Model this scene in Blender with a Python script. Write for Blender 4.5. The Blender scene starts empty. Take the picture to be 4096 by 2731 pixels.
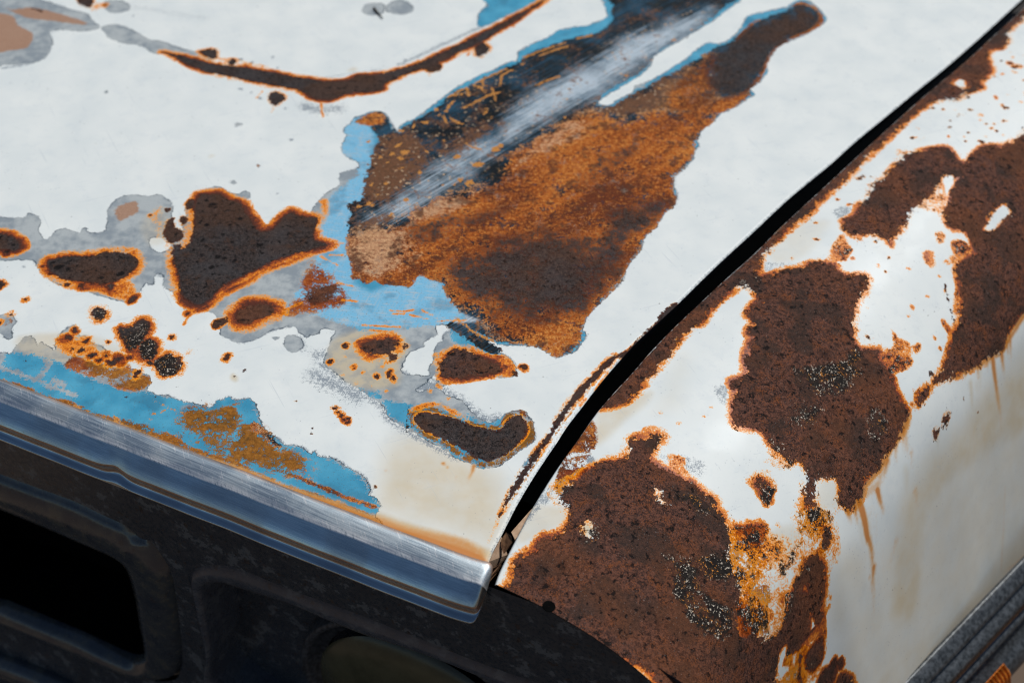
import bpy, bmesh, math, re
import numpy as np
from mathutils import Vector, Matrix
R = math.radians
scene = bpy.context.scene
COL = scene.collection

# ------------------------------------------------------------------ camera, sky, sun, exposure
PITCH, DIST, LENS = 45.0, 1.05, 50.0
cs, sn = math.cos(R(PITCH)), math.sin(R(PITCH))
CAM = np.array([0.0, -DIST * cs, DIST * sn])
cam = bpy.data.cameras.new('camera')
cam.lens, cam.sensor_width, cam.clip_start, cam.clip_end = LENS, 36.0, 0.05, 400.0
cam.dof.use_dof, cam.dof.focus_distance, cam.dof.aperture_fstop = True, 0.985, 5.6
co = bpy.data.objects.new('camera', cam); COL.objects.link(co)
co.location = CAM; co.rotation_euler = (R(90 - PITCH), 0, 0)
scene.camera = co

SUN_DIR = Vector((0.43, 0.45, 0.78)).normalized()
world = bpy.data.worlds.new('World'); scene.world = world; world.use_nodes = True
wn = world.node_tree
sky = wn.nodes.new('ShaderNodeTexSky'); sky.sky_type = 'NISHITA'; sky.sun_disc = False; sky.ozone_density = 2.2; sky.dust_density = .4
sky.sun_elevation = math.asin(SUN_DIR.z); sky.sun_rotation = math.atan2(SUN_DIR.x, SUN_DIR.y)
wn.links.new(sky.outputs[0], wn.nodes['Background'].inputs[0])
wn.nodes['Background'].inputs[1].default_value = 0.05
sl = bpy.data.lights.new('sun', 'SUN'); sl.energy = 3.45; sl.angle = R(0.53); sl.color = (1.0, 0.97, 0.92)
so = bpy.data.objects.new('sun', sl); COL.objects.link(so); so.location = SUN_DIR * 3
so.rotation_euler = SUN_DIR.to_track_quat('Z', 'Y').to_euler()
scene.view_settings.view_transform = 'Standard'; scene.view_settings.look = 'None'
scene.cycles.filter_width = 1.1
scene.view_settings.exposure = 0.0; scene.view_settings.gamma = 1.0

# ------------------------------------------------------------------ measuring the photograph
# strings hold points measured in sixteen enlarged tiles of the photograph; a letter names the tile
TILE = {}
for i, yy in enumerate((0, 700, 1400, 1947)):
    for j, xx in enumerate((0, 1000, 2000, 2920)):
        TILE['ABCDEFGHIJKLMNOP'[i * 4 + j]] = (xx, yy)

def pts(s):
    """'B 905,60 950,30' -> array of photo positions (any further numbers are kept)"""
    o, out = (0, 0), []
    for tok in s.split():
        if tok.isalpha():
            o = TILE[tok] if tok in TILE else None
        else:
            v = [float(q) for q in tok.split(',')]
            out.append([v[0], v[1]] + v[2:] if o is None else [o[0] + v[0] / 2, o[1] + v[1] / 2] + [q / 2 for q in v[2:]])
    return np.array(out)

def rays(p):
    p = np.asarray(p, float)
    X = (p[..., 0] - 2048) / 4096 * 36 / LENS
    Y = -(p[..., 1] - 1365.5) / 4096 * 36 / LENS
    return np.stack([X, Y * sn + cs, Y * cs - sn], -1)

def on_level(p, z=0.0):
    d = rays(p); t = (z - CAM[2]) / d[..., 2]
    return CAM + d * t[..., None]

def on_plane(p, q0, n, off=0.0):
    d = rays(p); t = (off - (CAM - q0) @ n) / (d @ n)
    return CAM + d * t[..., None]

def project(P):
    v = np.asarray(P) - CAM
    x, y, z = v[..., 0], v[..., 1] * sn + v[..., 2] * cs, v[..., 1] * cs - v[..., 2] * sn
    k = 4096 * LENS / 36
    return np.stack([2048 + x / z * k, 1365.5 - y / z * k], -1)

def catmull(p, closed=True, sub=3):
    p = np.asarray(p, float); n = len(p)
    if closed: a, b, c, d = np.roll(p, 1, 0), p, np.roll(p, -1, 0), np.roll(p, -2, 0)
    else:
        e = np.vstack([2 * p[0] - p[1], p, 2 * p[-1] - p[-2]]); a, b, c, d = e[:-3], e[1:-2], e[2:-1], e[3:]
    out = []
    for k in range(sub):
        t = k / sub
        out.append(0.5 * (2 * b + (c - a) * t + (2 * a - 5 * b + 4 * c - d) * t * t + (3 * b - a - 3 * c + d) * t ** 3))
    q = np.stack(out, 1).reshape(-1, p.shape[1])
    return q if closed else np.vstack([q, p[-1:]])

def resample(path, n, smooth=0):
    path = np.asarray(path, float)
    L = np.concatenate([[0], np.cumsum(np.linalg.norm(np.diff(path, axis=0), axis=1))])
    s = np.linspace(0, L[-1], n)
    q = np.stack([np.interp(s, L, path[:, k]) for k in range(path.shape[1])], -1)
    for _ in range(smooth):
        m = q.copy(); m[1:-1] = 0.25 * q[:-2] + 0.5 * q[1:-1] + 0.25 * q[2:]; q = m
    return q, L[-1]

# ------------------------------------------------------------------ objects
def link(o, parent=None, label=None, cat=None, kind=None, group=None):
    COL.objects.link(o)
    if parent is not None: o.parent = parent
    for k, v in (('label', label), ('category', cat), ('kind', kind), ('group', group)):
        if v: o[k] = v
    return o

def mesh_obj(name, v, f, mat, parent=None, smooth=True, **kw):
    me = bpy.data.meshes.new(name); me.from_pydata([tuple(map(float, q)) for q in v], [], [tuple(map(int, q)) for q in f]); me.update()
    if smooth: me.shade_smooth()
    me.materials.append(mat)
    return link(bpy.data.objects.new(name, me), parent, **kw)

def grid_faces(nr, nc, closed=False):
    i, j = np.meshgrid(np.arange(nr - 1), np.arange(nc if closed else nc - 1), indexing='ij')
    j2 = (j + 1) % nc
    return np.stack([i * nc + j, i * nc + j2, (i + 1) * nc + j2, (i + 1) * nc + j], -1).reshape(-1, 4)

# ------------------------------------------------------------------ node helper
class NT:
    def __init__(s, name):
        s.mat = bpy.data.materials.new(name); s.mat.use_nodes = True
        s.t = s.mat.node_tree; s.n = s.t.nodes; s.b = s.n['Principled BSDF']
    def put(s, sock, v):
        if isinstance(v, bpy.types.NodeSocket): s.t.links.new(v, sock)
        elif v is not None:
            if isinstance(v, (tuple, list)) and len(v) == 3 and sock.type == 'RGBA': v = (*v, 1)
            sock.default_value = v
    def m(s, op, a, b=None, c=None, clamp=False):
        n = s.n.new('ShaderNodeMath'); n.operation = op; n.use_clamp = clamp
        for k, v in enumerate((a, b, c)): s.put(n.inputs[k], v)
        return n.outputs[0]
    def add(s, a, b): return s.m('ADD', a, b)
    def sub(s, a, b): return s.m('SUBTRACT', a, b)
    def mul(s, a, b): return s.m('MULTIPLY', a, b)
    def mx(s, a, b): return s.m('MAXIMUM', a, b)
    def step(s, v, lo, hi, a=0.0, b=1.0):
        n = s.n.new('ShaderNodeMapRange'); n.interpolation_type = 'SMOOTHSTEP'
        for k, q in zip(('Value', 'From Min', 'From Max', 'To Min', 'To Max'), (v, lo, hi, a, b)): s.put(n.inputs[k], q)
        return n.outputs[0]
    def mix(s, f, a, b, mode='MIX'):
        n = s.n.new('ShaderNodeMix'); n.data_type = 'RGBA'; n.blend_type = mode
        s.put(n.inputs[0], f); s.put(n.inputs[6], a); s.put(n.inputs[7], b)
        return n.outputs[2]
    def mixf(s, f, a, b):
        n = s.n.new('ShaderNodeMix'); n.data_type = 'FLOAT'
        s.put(n.inputs[0], f); s.put(n.inputs[2], a); s.put(n.inputs[3], b)
        return n.outputs[0]
    def attr(s, name, out='Fac'):
        n = s.n.new('ShaderNodeAttribute'); n.attribute_name = name; return n.outputs[out]
    def co(s): return s.n.new('ShaderNodeTexCoord').outputs['Object']
    def noise(s, scale, det=2.0, rough=0.5, vec=None, dist=0.0, col=False):
        n = s.n.new('ShaderNodeTexNoise'); s.put(n.inputs['Vector'], vec if vec is not None else s.obj)
        n.inputs['Scale'].default_value = scale; n.inputs['Detail'].default_value = det
        n.inputs['Roughness'].default_value = rough; n.inputs['Distortion'].default_value = dist
        return n.outputs['Color' if col else 'Fac']
    def nz(s, *a, **k):
        n = s.n.new('ShaderNodeMapRange'); s.put(n.inputs[0], s.noise(*a, **k))
        n.inputs[1].default_value, n.inputs[2].default_value = .33, .67; n.clamp = False
        return n.outputs[0]
    def voro(s, scale, vec=None, feat='F1'):
        n = s.n.new('ShaderNodeTexVoronoi'); n.feature = feat; s.put(n.inputs['Vector'], vec if vec is not None else s.obj)
        n.inputs['Scale'].default_value = scale; return n
    def mapping(s, rot=(0, 0, 0), scale=(1, 1, 1), loc=(0, 0, 0), vec=None):
        # turn about z first, then stretch: two nodes so the stretch follows the turned axes
        a = s.n.new('ShaderNodeMapping'); a.inputs['Rotation'].default_value = rot; a.inputs['Location'].default_value = loc
        s.put(a.inputs[0], vec if vec is not None else s.obj)
        b = s.n.new('ShaderNodeMapping'); b.inputs['Scale'].default_value = scale; s.put(b.inputs[0], a.outputs[0])
        return b.outputs[0]
    def bump(s, h, dist, strength=1.0, normal=None):
        n = s.n.new('ShaderNodeBump'); n.inputs['Strength'].default_value = strength; n.inputs['Distance'].default_value = dist
        s.put(n.inputs['Height'], h)
        if normal is not None: s.put(n.inputs['Normal'], normal)
        return n.outputs[0]
    def done(s, col=None, rough=None, metal=None, normal=None, **kw):
        for k, v in (('Base Color', col), ('Roughness', rough), ('Metallic', metal), ('Normal', normal)): s.put(s.b.inputs[k], v)
        for k, v in kw.items(): s.put(s.b.inputs[k.replace('_', ' ')], v)
        return s.mat

# ------------------------------------------------------------------ materials
FIELDS_SDF = ('chip', 'blue', 'steel', 'scab', 'mark')
FIELDS_01 = ('halo', 'orange', 'core', 'brown', 'wash', 'fuzz', 'stain', 'tan', 'black', 'drip', 'red', 'lip', 'freck', 'hole')

def body_paint():
    s = NT('peeling_body_paint'); s.obj = s.co()
    A = {k: s.attr(k) for k in FIELDS_SDF + FIELDS_01}
    n8, n3, n1, n05 = s.nz(110, 4, .6), s.nz(330, 3, .6), s.nz(900, 2, .6), s.nz(2200, 1)
    big = s.nz(28, 4)
    c8, c3, c1 = s.sub(n8, .5), s.sub(n3, .5), s.sub(n1, .5)
    brush = s.nz(800, 3, .65, s.mapping((0, 0, R(-43)), (.022, 1, 1)))          # wiped / scoured streaks
    brush2 = s.nz(1100, 2, .6, s.mapping((0, 0, R(8)), (.06, 1, 1)))
    brush3 = s.nz(1100, 2, .6, s.mapping((0, 0, R(-72)), (.06, 1, 1)))
    rag = s.add(s.mul(c8, 4.2), s.add(s.mul(c3, 3.6), s.mul(c1, 1.8)))
    n20 = s.nz(42, 3, .6); c20 = s.sub(n20, .5)
    mot = s.add(s.mul(n8, .35), s.add(s.mul(n3, .35), s.mul(n1, .3)))
    mc = s.mul(s.sub(mot, .5), 2.2)
    ml = s.add(s.mul(c20, .9), s.mul(mc, .9))
    # white top coat
    white = s.mix(big, (.70, .745, .735), (.77, .80, .775))
    white = s.mix(s.step(s.nz(70, 5, .7), .5, .95, 0, .22), white, (.58, .64, .67))
    white = s.mix(s.mul(A['stain'], s.step(s.add(s.mul(n20, .5), s.mul(big, .5)), .0, 1.0, .55, 1.0)), white, (.60, .485, .30))
    scr = s.nz(500, 2, .6, s.mapping((0, 0, R(62)), (.03, 1, 1)))
    white = s.mix(s.step(scr, 1.0, 1.2, 0, .35), white, (.42, .48, .53))
    scr2 = s.nz(420, 2, .6, s.mapping((0, 0, R(-20)), (.03, 1, 1)))
    white = s.mix(s.step(scr2, 1.0, 1.2, 0, .3), white, (.42, .48, .53))
    v1 = s.voro(130); dot = s.mul(s.step(s.add(v1.outputs['Distance'], s.mul(c1, .06)), .035, .075, 1, 0), s.step(s.nz(60, 1), .45, .75))
    white = s.mix(s.mul(dot, .8), white, (.10, .10, .095))
    v2 = s.voro(330); dot2 = s.mul(s.step(s.add(v2.outputs['Distance'], s.mul(c1, .1)), .05, .14, 1, 0), s.step(s.nz(35, 3), .5, .85))
    white = s.mix(s.mul(dot2, .65), white, (.17, .21, .25))
    # blue-grey fuzz where the top coat wears thin, strongest along chipped edges
    edge = s.step(A['chip'], -3.0, .3, 0, 1)
    fz = s.mx(A['fuzz'], s.mul(edge, s.step(s.nz(24, 3), .42, .85, 0, .72)))
    hair = s.mx(s.mx(n1, s.mul(brush2, .93)), s.mul(brush3, .93))
    fm = s.step(s.add(fz, s.add(s.mul(s.sub(s.add(s.mul(hair, .6), s.mul(n05, .4)), .55), 1.3), s.mul(c3, .5))), .42, .80)
    fm = s.mul(fm, s.step(fz, .02, .2))
    col = s.mix(s.mul(fm, .85), white, s.mix(n3, (.10, .14, .19), (.22, .26, .30)))
    # chipped to grey primer
    dchip = s.add(A['chip'], s.mul(rag, .36))
    mchip = s.step(dchip, -.16, .16)
    primer = s.mix(s.step(s.add(s.mul(big, .5), s.mul(n8, .5)), .2, .8), (.25, .29, .32), (.42, .455, .46))
    primer = s.mix(s.step(n1, .75, .95, 0, .25), primer, (.16, .17, .18))
    primer = s.mix(s.mul(A['stain'], s.step(n8, .2, .7, .6, 1)), primer, (.55, .46, .31))
    tanm = s.mul(s.step(s.add(A['tan'], s.mul(c3, .6)), .2, .8, 0, .9), s.step(A['tan'], .02, .25))
    primer = s.mix(tanm, primer, s.mix(n1, (.28, .145, .08), (.46, .26, .16)))
    line = s.mul(s.mul(s.step(dchip, -.7, -.1), s.step(dchip, .1, .9, 1, 0)), s.step(s.nz(60, 3), .25, .75))  # thin dark line on chip edges: the lifted paint's shadow put into colour
    col = s.mix(mchip, col, primer)
    col = s.mix(s.mul(line, .85), col, (.05, .08, .11))
    # blue coat left on the primer
    scour = s.mul(s.sub(s.mx(brush2, brush3), .62), 5.0)
    dblue = s.sub(s.add(A['blue'], s.mul(rag, .9)), s.mul(scour, s.step(A['blue'], 0, 9, .9, .35)))
    mblue = s.mul(s.step(dblue, -.3, .5), s.step(s.add(A['chip'], s.mul(rag, .36)), .2, .6))
    blue = s.mix(s.nz(55, 4), (.040, .265, .425), (.085, .375, .545))
    blue = s.mix(s.mul(A['lip'], .75), blue, (.23, .53, .75))
    blue = s.mix(s.mul(s.step(brush2, .72, .95), s.mul(A['lip'], .75)), blue, (.42, .50, .55))
    blue = s.mix(s.mul(s.step(brush3, .78, .95), s.mul(A['lip'], .6)), blue, (.42, .50, .55))
    blue = s.mix(s.mul(s.step(s.add(s.mul(n8, .45), s.add(s.mul(brush2, .35), s.mul(n20, .2))), .48, .85), s.mul(A['lip'], .8)), blue, (.40, .50, .56))
    blue = s.mix(s.step(n1, .84, .98, 0, .6), blue, (.10, .09, .06))
    blue = s.mix(s.step(s.nz(45, 4), .62, .95, 0, .35), blue, (.03, .12, .20))
    col = s.mix(mblue, col, blue)
    # bare scoured steel: near black, blue where the coat is worn thin
    dst = s.add(A['steel'], s.mul(rag, .9)); mst = s.step(dst, -.5, .5)
    steel = s.mix(s.step(s.add(s.mul(brush, .55), s.mul(big, .45)), .38, .85), (.005, .008, .010), (.022, .075, .125))
    steel = s.mix(s.step(s.add(s.mul(n8, .6), s.mul(n3, .4)), .55, .85, 0, .7), steel, (.040, .033, .018))
    wsm = s.step(s.add(A['wash'], s.add(s.mul(s.sub(brush, .5), .62), s.add(s.mul(c20, .42), s.mul(mc, .2)))), .12, 1.2)
    steel = s.mix(s.mul(wsm, s.step(A['wash'], .0, .3)), steel, s.mix(s.step(s.add(s.mul(A['wash'], .55), s.add(s.mul(n20, .15), s.mul(brush, .3))), .1, 1.0), (.055, .165, .27), (.50, .58, .64)))
    brm = s.step(s.add(A['brown'], ml), .15, .85, 0, .95)
    steel = s.mix(brm, steel, s.mix(s.add(s.mul(n3, .5), s.mul(n1, .5)), (.055, .030, .014), (.24, .105, .052)))
    # freckles of light rust on the steel
    fr = s.voro(190, s.mix(.004, s.obj, s.noise(400, 2, col=True)))
    frd = s.add(fr.outputs['Distance'], s.add(s.mul(c1, .22), s.mul(c3, .2)))
    fre = s.mx(A['freck'], s.step(s.add(A['brown'], s.mul(A['wash'], .9)), .1, .6, .10, 1))
    frk = s.mul(s.mul(s.step(frd, .10, .26, 1, 0), s.step(s.nz(45, 2), .15, .6)), fre)
    steel = s.mix(s.mul(frk, .9), steel, s.mix(s.step(frd, .0, .12), (.62, .26, .05), (.58, .44, .30)))
    pits0 = s.mul(s.step(s.voro(420).outputs['Distance'], .10, .2, 1, 0), s.mul(fre, s.step(n3, .5, .8)))
    steel = s.mix(s.mul(pits0, .85), steel, (.03, .018, .012))
    col = s.mix(mst, col, steel)
    # orange surface rust
    om = s.mul(s.step(s.add(A['orange'], s.mul(ml, 1.1)), .25, .75), s.step(A['orange'], .02, .25))
    band = s.nz(20, 3, .6, s.mapping((0, 0, R(-40)), (.35, 1, 1)))
    rm_ = s.add(s.mul(mot, .55), s.mul(band, .45))
    rust = s.mix(s.step(rm_, .30, .58), (.14, .034, .012), (.43, .105, .014))
    rust = s.mix(s.step(s.add(s.mul(n3, .4), s.add(s.mul(n1, .35), s.mul(band, .25))), .48, .80), rust, (.70, .285, .065))
    rust = s.mix(s.mul(s.step(A['orange'], .25, .8, 1, 0), s.step(s.add(s.mul(n1, .6), s.mul(n8, .4)), .5, .7)), rust, (.60, .36, .19))
    rust = s.mix(s.mul(s.step(s.add(A['tan'], s.mul(ml, .8)), .2, .9), s.step(A['tan'], .02, .3)), rust, s.mix(n3, (.44, .20, .10), (.72, .42, .22)))
    rust = s.mix(s.mul(s.step(s.nz(70, 4, .65), .58, .85), .75), rust, (.085, .032, .018))
    rust = s.mix(s.mul(s.step(n05, .70, .92), .8), rust, (.030, .016, .010))
    pv = s.step(s.voro(300).outputs['Distance'], .10, .22, 1, 0)
    rust = s.mix(s.mul(s.mul(pv, s.step(n8, .3, .6)), .85), rust, (.022, .014, .010))
    gy = s.mul(s.step(s.add(s.mul(n8, .5), s.mul(n1, .5)), .66, .8), s.step(s.nz(40, 2), .5, .75))
    rust = s.mix(s.mul(gy, .7), rust, (.22, .20, .17))
    rust = s.mix(s.mul(A['red'], .7), rust, s.mix(n3, (.15, .022, .008), (.34, .06, .02)))
    olive = s.mul(A['brown'], s.step(mst, .2, .8, .8, .1))
    rust = s.mix(olive, rust, s.mix(s.add(s.mul(n3, .6), s.mul(n8, .4)), (.075, .045, .010), (.36, .15, .020)))
    col = s.mix(om, col, rust)
    # yellow-orange scratches and crusts
    mk = s.step(s.add(A['mark'], s.add(s.mul(c1, 1.3), s.mul(c3, 2.2))), -.25, .45)
    col = s.mix(mk, col, s.mix(n1, (.32, .11, .018), (.68, .32, .085)))
    # bleeding orange rim round each scab
    hv = s.nz(22, 2)
    h = s.add(s.mul(A['halo'], s.step(s.add(s.mul(hv, .5), s.mul(s.nz(9, 1), .5)), .1, .8, .38, 1.15)), s.add(s.mul(c20, .42), s.add(s.mul(mc, .36), s.mul(c1, .14))))
    h = s.mul(h, s.step(A['halo'], .0, .14))
    hc = s.mix(s.step(h, .15, .45), (.90, .46, .07), (.84, .25, .004))
    hc = s.mix(s.step(h, .40, .70), hc, (.40, .070, .003))
    hc = s.mix(s.step(h, .66, 1.0), hc, (.09, .017, .005))
    col = s.mix(s.step(h, .06, .42, 0, .98), col, hc)
    # flecks broken loose round the rust
    sp_ = s.mul(s.mul(s.step(A['scab'], -9, -1.0), s.step(s.nz(30, 3), .45, .9)), A['red'])
    spd = s.add(s.mul(n3, .55), s.add(s.mul(n1, .45), s.mul(sp_, .30)))
    spg = s.step(sp_, .05, .3)
    col = s.mix(s.mul(s.step(spd, .86, 1.0, 0, .95), spg), col, (.82, .27, .01))
    col = s.mix(s.mul(s.step(spd, 1.04, 1.12, 0, .95), spg), col, (.045, .016, .008))
    # dark flaking scab
    dsc = s.add(A['scab'], s.mul(rag, s.add(.50, s.mul(A['red'], .75)))); msc = s.step(dsc, -.45, .45)
    sftm = s.mul(s.step(s.add(A['core'], s.mul(ml, .8)), .2, .85, 0, .96), s.step(A['core'], .02, .3))
    grit = s.add(s.mul(n3, .40), s.add(s.mul(n1, .35), s.mul(n05, .25)))
    sc = s.mix(s.step(grit, .3, .7), (.017, .014, .014), (.068, .052, .048))
    sc = s.mix(s.step(s.add(s.mul(n8, .55), s.mul(n1, .45)), .55, .8, 0, .6), sc, (.085, .038, .020))
    sc = s.mix(s.step(s.nz(45, 4), .35, .9, 0, .75), sc, s.mix(grit, (.030, .028, .030), (.075, .068, .070)))
    sr = s.mix(s.step(grit, .3, .7), (.040, .021, .017), (.165, .068, .044))
    sr = s.mix(s.step(s.add(s.mul(n8, .35), s.add(s.mul(n1, .35), s.mul(n05, .3))), .56, .78, 0, .75), sr, (.27, .080, .022))
    sr = s.mix(s.step(s.nz(38, 4), .48, .8, 0, .7), sr, (.042, .028, .022))
    pt = s.nz(11, 2)
    sc = s.mix(s.step(pt, .45, .9, 0, .6), sc, s.mix(grit, (.035, .018, .012), (.13, .060, .032)))
    sr = s.mix(s.step(pt, .4, .9, 0, .5), sr, s.mix(grit, (.075, .026, .013), (.27, .092, .034)))
    sc = s.mix(A['red'], sc, sr)
    pit = s.mul(s.step(s.nz(210, 3, .65), .72, .92), .9)
    sc = s.mix(pit, sc, (.007, .006, .006))
    sc = s.mix(s.step(s.add(A['hole'], s.mul(mc, .5)), .2, .7, 0, .92), sc, (.006, .005, .005))
    fl = s.step(s.noise(1500, 1), .735, .76, 0, .7); sc = s.mix(fl, sc, (.38, .36, .35))
    rim = s.mul(s.step(dsc, .0, 2.0, 1, 0), s.step(s.nz(60, 3), .35, .75))
    sc = s.mix(s.mul(rim, s.mul(A['red'], .8)), sc, (.012, .007, .007))
    rim2 = s.mul(s.mul(s.step(dsc, .0, 2.4, 1, 0), msc), s.sub(1, A['red']))
    sc = s.mix(s.mul(rim2, s.step(n3, .2, .8, .25, .9)), sc, (.10, .020, .006))
    mall = s.mx(msc, sftm)
    col = s.mix(mall, col, sc)
    # soot-black blistered areas with paint crumbs
    bm = s.mul(s.step(s.add(A['black'], s.mul(ml, .8)), .38, .75), s.step(A['black'], .05, .3))
    bk = s.mix(n3, (.007, .007, .008), (.030, .024, .020))
    crumb = s.mx(s.mul(s.step(n1, .72, .86), s.step(s.nz(260, 2), .45, .72)), s.step(s.nz(480, 2, .7), .86, .98))
    bk = s.mix(crumb, bk, s.mix(s.step(n8, .42, .58), (.66, .26, .05), (.74, .64, .52)))
    col = s.mix(bm, col, bk)
    # running drips
    dm = s.mul(s.step(s.add(A['drip'], s.mul(c3, .15)), .04, .7), .92)
    dc = s.mix(s.step(A['drip'], .35, .85), (.66, .38, .15), (.56, .19, .020))
    col = s.mix(s.mul(dm, s.sub(1, mall)), col, dc)
    # relief
    rmask = s.mx(mall, s.mx(s.mul(om, .45), s.mul(bm, 1.0)))
    ht = s.add(s.mul(mchip, -.6), s.mul(rmask, s.add(s.mul(grit, .45), s.add(s.mul(n05, .15), s.mul(pit, -.35)))))
    ht = s.add(ht, s.mul(mall, .12)); ht = s.add(ht, s.mul(fm, -.03))
    nrm = s.bump(s.nz(9, 2), .0016, .35)
    nrm = s.bump(ht, .0009, .8, nrm)
    ro = s.mixf(mchip, s.step(big, .2, .8, .40, .50), .58)
    ro = s.mixf(mst, ro, .5); ro = s.mixf(s.mx(om, rmask), ro, .8)
    sp = s.mixf(s.mx(mst, s.mx(om, rmask)), .17, .10)
    return s.done(col, ro, 0.0, nrm, Specular_IOR_Level=sp)

def chrome():
    s = NT('scratched_chrome'); s.obj = s.co()
    st = s.nz(1300, 3, .6, s.mapping((0, 0, R(27)), (.03, 1, 1)))
    st2 = s.nz(900, 2, .6, s.mapping((0, 0, R(70)), (.03, 1, 1)))
    n = s.nz(900, 2); b = s.nz(30, 4)
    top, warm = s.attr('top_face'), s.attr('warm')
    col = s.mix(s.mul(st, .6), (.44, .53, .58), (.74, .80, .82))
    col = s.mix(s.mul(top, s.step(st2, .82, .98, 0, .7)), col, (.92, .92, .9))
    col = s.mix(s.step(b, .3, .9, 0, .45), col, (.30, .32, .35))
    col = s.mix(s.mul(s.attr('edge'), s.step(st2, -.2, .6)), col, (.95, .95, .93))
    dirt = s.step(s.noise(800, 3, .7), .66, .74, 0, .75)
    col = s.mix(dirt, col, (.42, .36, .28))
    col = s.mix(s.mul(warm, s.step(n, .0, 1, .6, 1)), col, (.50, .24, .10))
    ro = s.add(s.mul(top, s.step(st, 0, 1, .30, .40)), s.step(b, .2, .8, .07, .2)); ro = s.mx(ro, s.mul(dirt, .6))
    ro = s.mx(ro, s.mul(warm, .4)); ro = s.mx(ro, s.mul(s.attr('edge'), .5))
    return s.done(col, ro, 1.0, s.bump(s.add(s.mul(st, .6), s.mul(n, .4)), .00005, .5))

def shade_paint(name, c0, c1, rough=.5, patch=(.16, .19, .21), spots=.5):  # white paint given a dark base: its deep shadow is in the colour
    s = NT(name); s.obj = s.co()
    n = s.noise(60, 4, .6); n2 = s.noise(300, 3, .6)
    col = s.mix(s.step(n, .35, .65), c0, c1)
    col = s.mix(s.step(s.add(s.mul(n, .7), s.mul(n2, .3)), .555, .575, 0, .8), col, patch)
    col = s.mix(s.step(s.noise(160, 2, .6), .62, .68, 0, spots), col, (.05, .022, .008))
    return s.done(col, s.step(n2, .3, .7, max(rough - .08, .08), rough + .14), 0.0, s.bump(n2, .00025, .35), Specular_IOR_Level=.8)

def plain(name, c0, c1, scale=200, rough=.7, metal=0.0, b=.0005):
    s = NT(name); s.obj = s.co(); n = s.noise(scale, 4, .6)
    return s.done(s.mix(s.step(n, .3, .7), c0, c1), rough, metal, s.bump(n, b, .6))

def gap_mat():  # near-black colour carries the deep shade of the gap and under the brow
    return plain('shade_black_metal', (.004, .004, .004), (.014, .011, .009), 150, .8)

PAINT, CHROME = body_paint(), chrome()
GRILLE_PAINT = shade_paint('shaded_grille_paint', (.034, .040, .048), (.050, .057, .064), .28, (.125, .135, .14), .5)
FRAME_PAINT = shade_paint('shaded_worn_frame_paint', (.040, .046, .056), (.075, .078, .074), .14, (.095, .088, .072), .25)
BEZEL_PAINT = shade_paint('shaded_worn_bezel_paint', (.060, .066, .080), (.085, .092, .105), .30, (.12, .125, .13), .35)
BLACK = gap_mat()
VOID = plain('unlit_black_duct', (.0012, .0012, .0014), (.003, .003, .003), 100, .95); VOID.node_tree.nodes['Principled BSDF'].inputs['Specular IOR Level'].default_value = .05  # near-black colour stands in for the shade inside openings and holes
LENS_GLASS = plain('dusty_headlight_glass', (.060, .056, .028), (.10, .094, .050), 35, .25)
RUBBER = plain('weathered_grey_moulding', (.022, .026, .030), (.10, .11, .12), 260, .45, .3, .0004)
RUST_METAL = plain('rusted_bracket_metal', (.10, .045, .02), (.30, .15, .07), 300, .85)
TAN_METAL = plain('bare_tan_primer', (.42, .27, .17), (.55, .38, .26), 200, .8)
AMBER = plain('amber_lamp_lens', (.55, .14, .01), (.75, .22, .02), 100, .25)

# ------------------------------------------------------------------ surfaces that carry the weathering
def seg_sdf(P, poly):
    """signed distance (inside positive) from points P to a closed polygon"""
    d2 = np.full(len(P), 1e12, np.float32); inside = np.zeros(len(P), bool)
    px, py = P[:, 0].astype(np.float32), P[:, 1].astype(np.float32)
    for (ax, ay), (bx, by) in zip(poly, np.roll(poly, -1, 0)):
        ex, ey = bx - ax, by - ay; L = ex * ex + ey * ey
        if L < 1e-9: continue
        wx, wy = px - np.float32(ax), py - np.float32(ay)
        t = np.clip((wx * np.float32(ex) + wy * np.float32(ey)) / np.float32(L), 0, 1)
        qx, qy = wx - t * np.float32(ex), wy - t * np.float32(ey)
        np.minimum(d2, qx * qx + qy * qy, out=d2)
        if ay != by:
            c = ((py >= ay) != (py >= by))
            if c.any():
                xi = ax + (py - ay) * ex / ey
                inside ^= c & (px < xi)
    d = np.sqrt(d2)
    return np.where(inside, d, -d)

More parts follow.
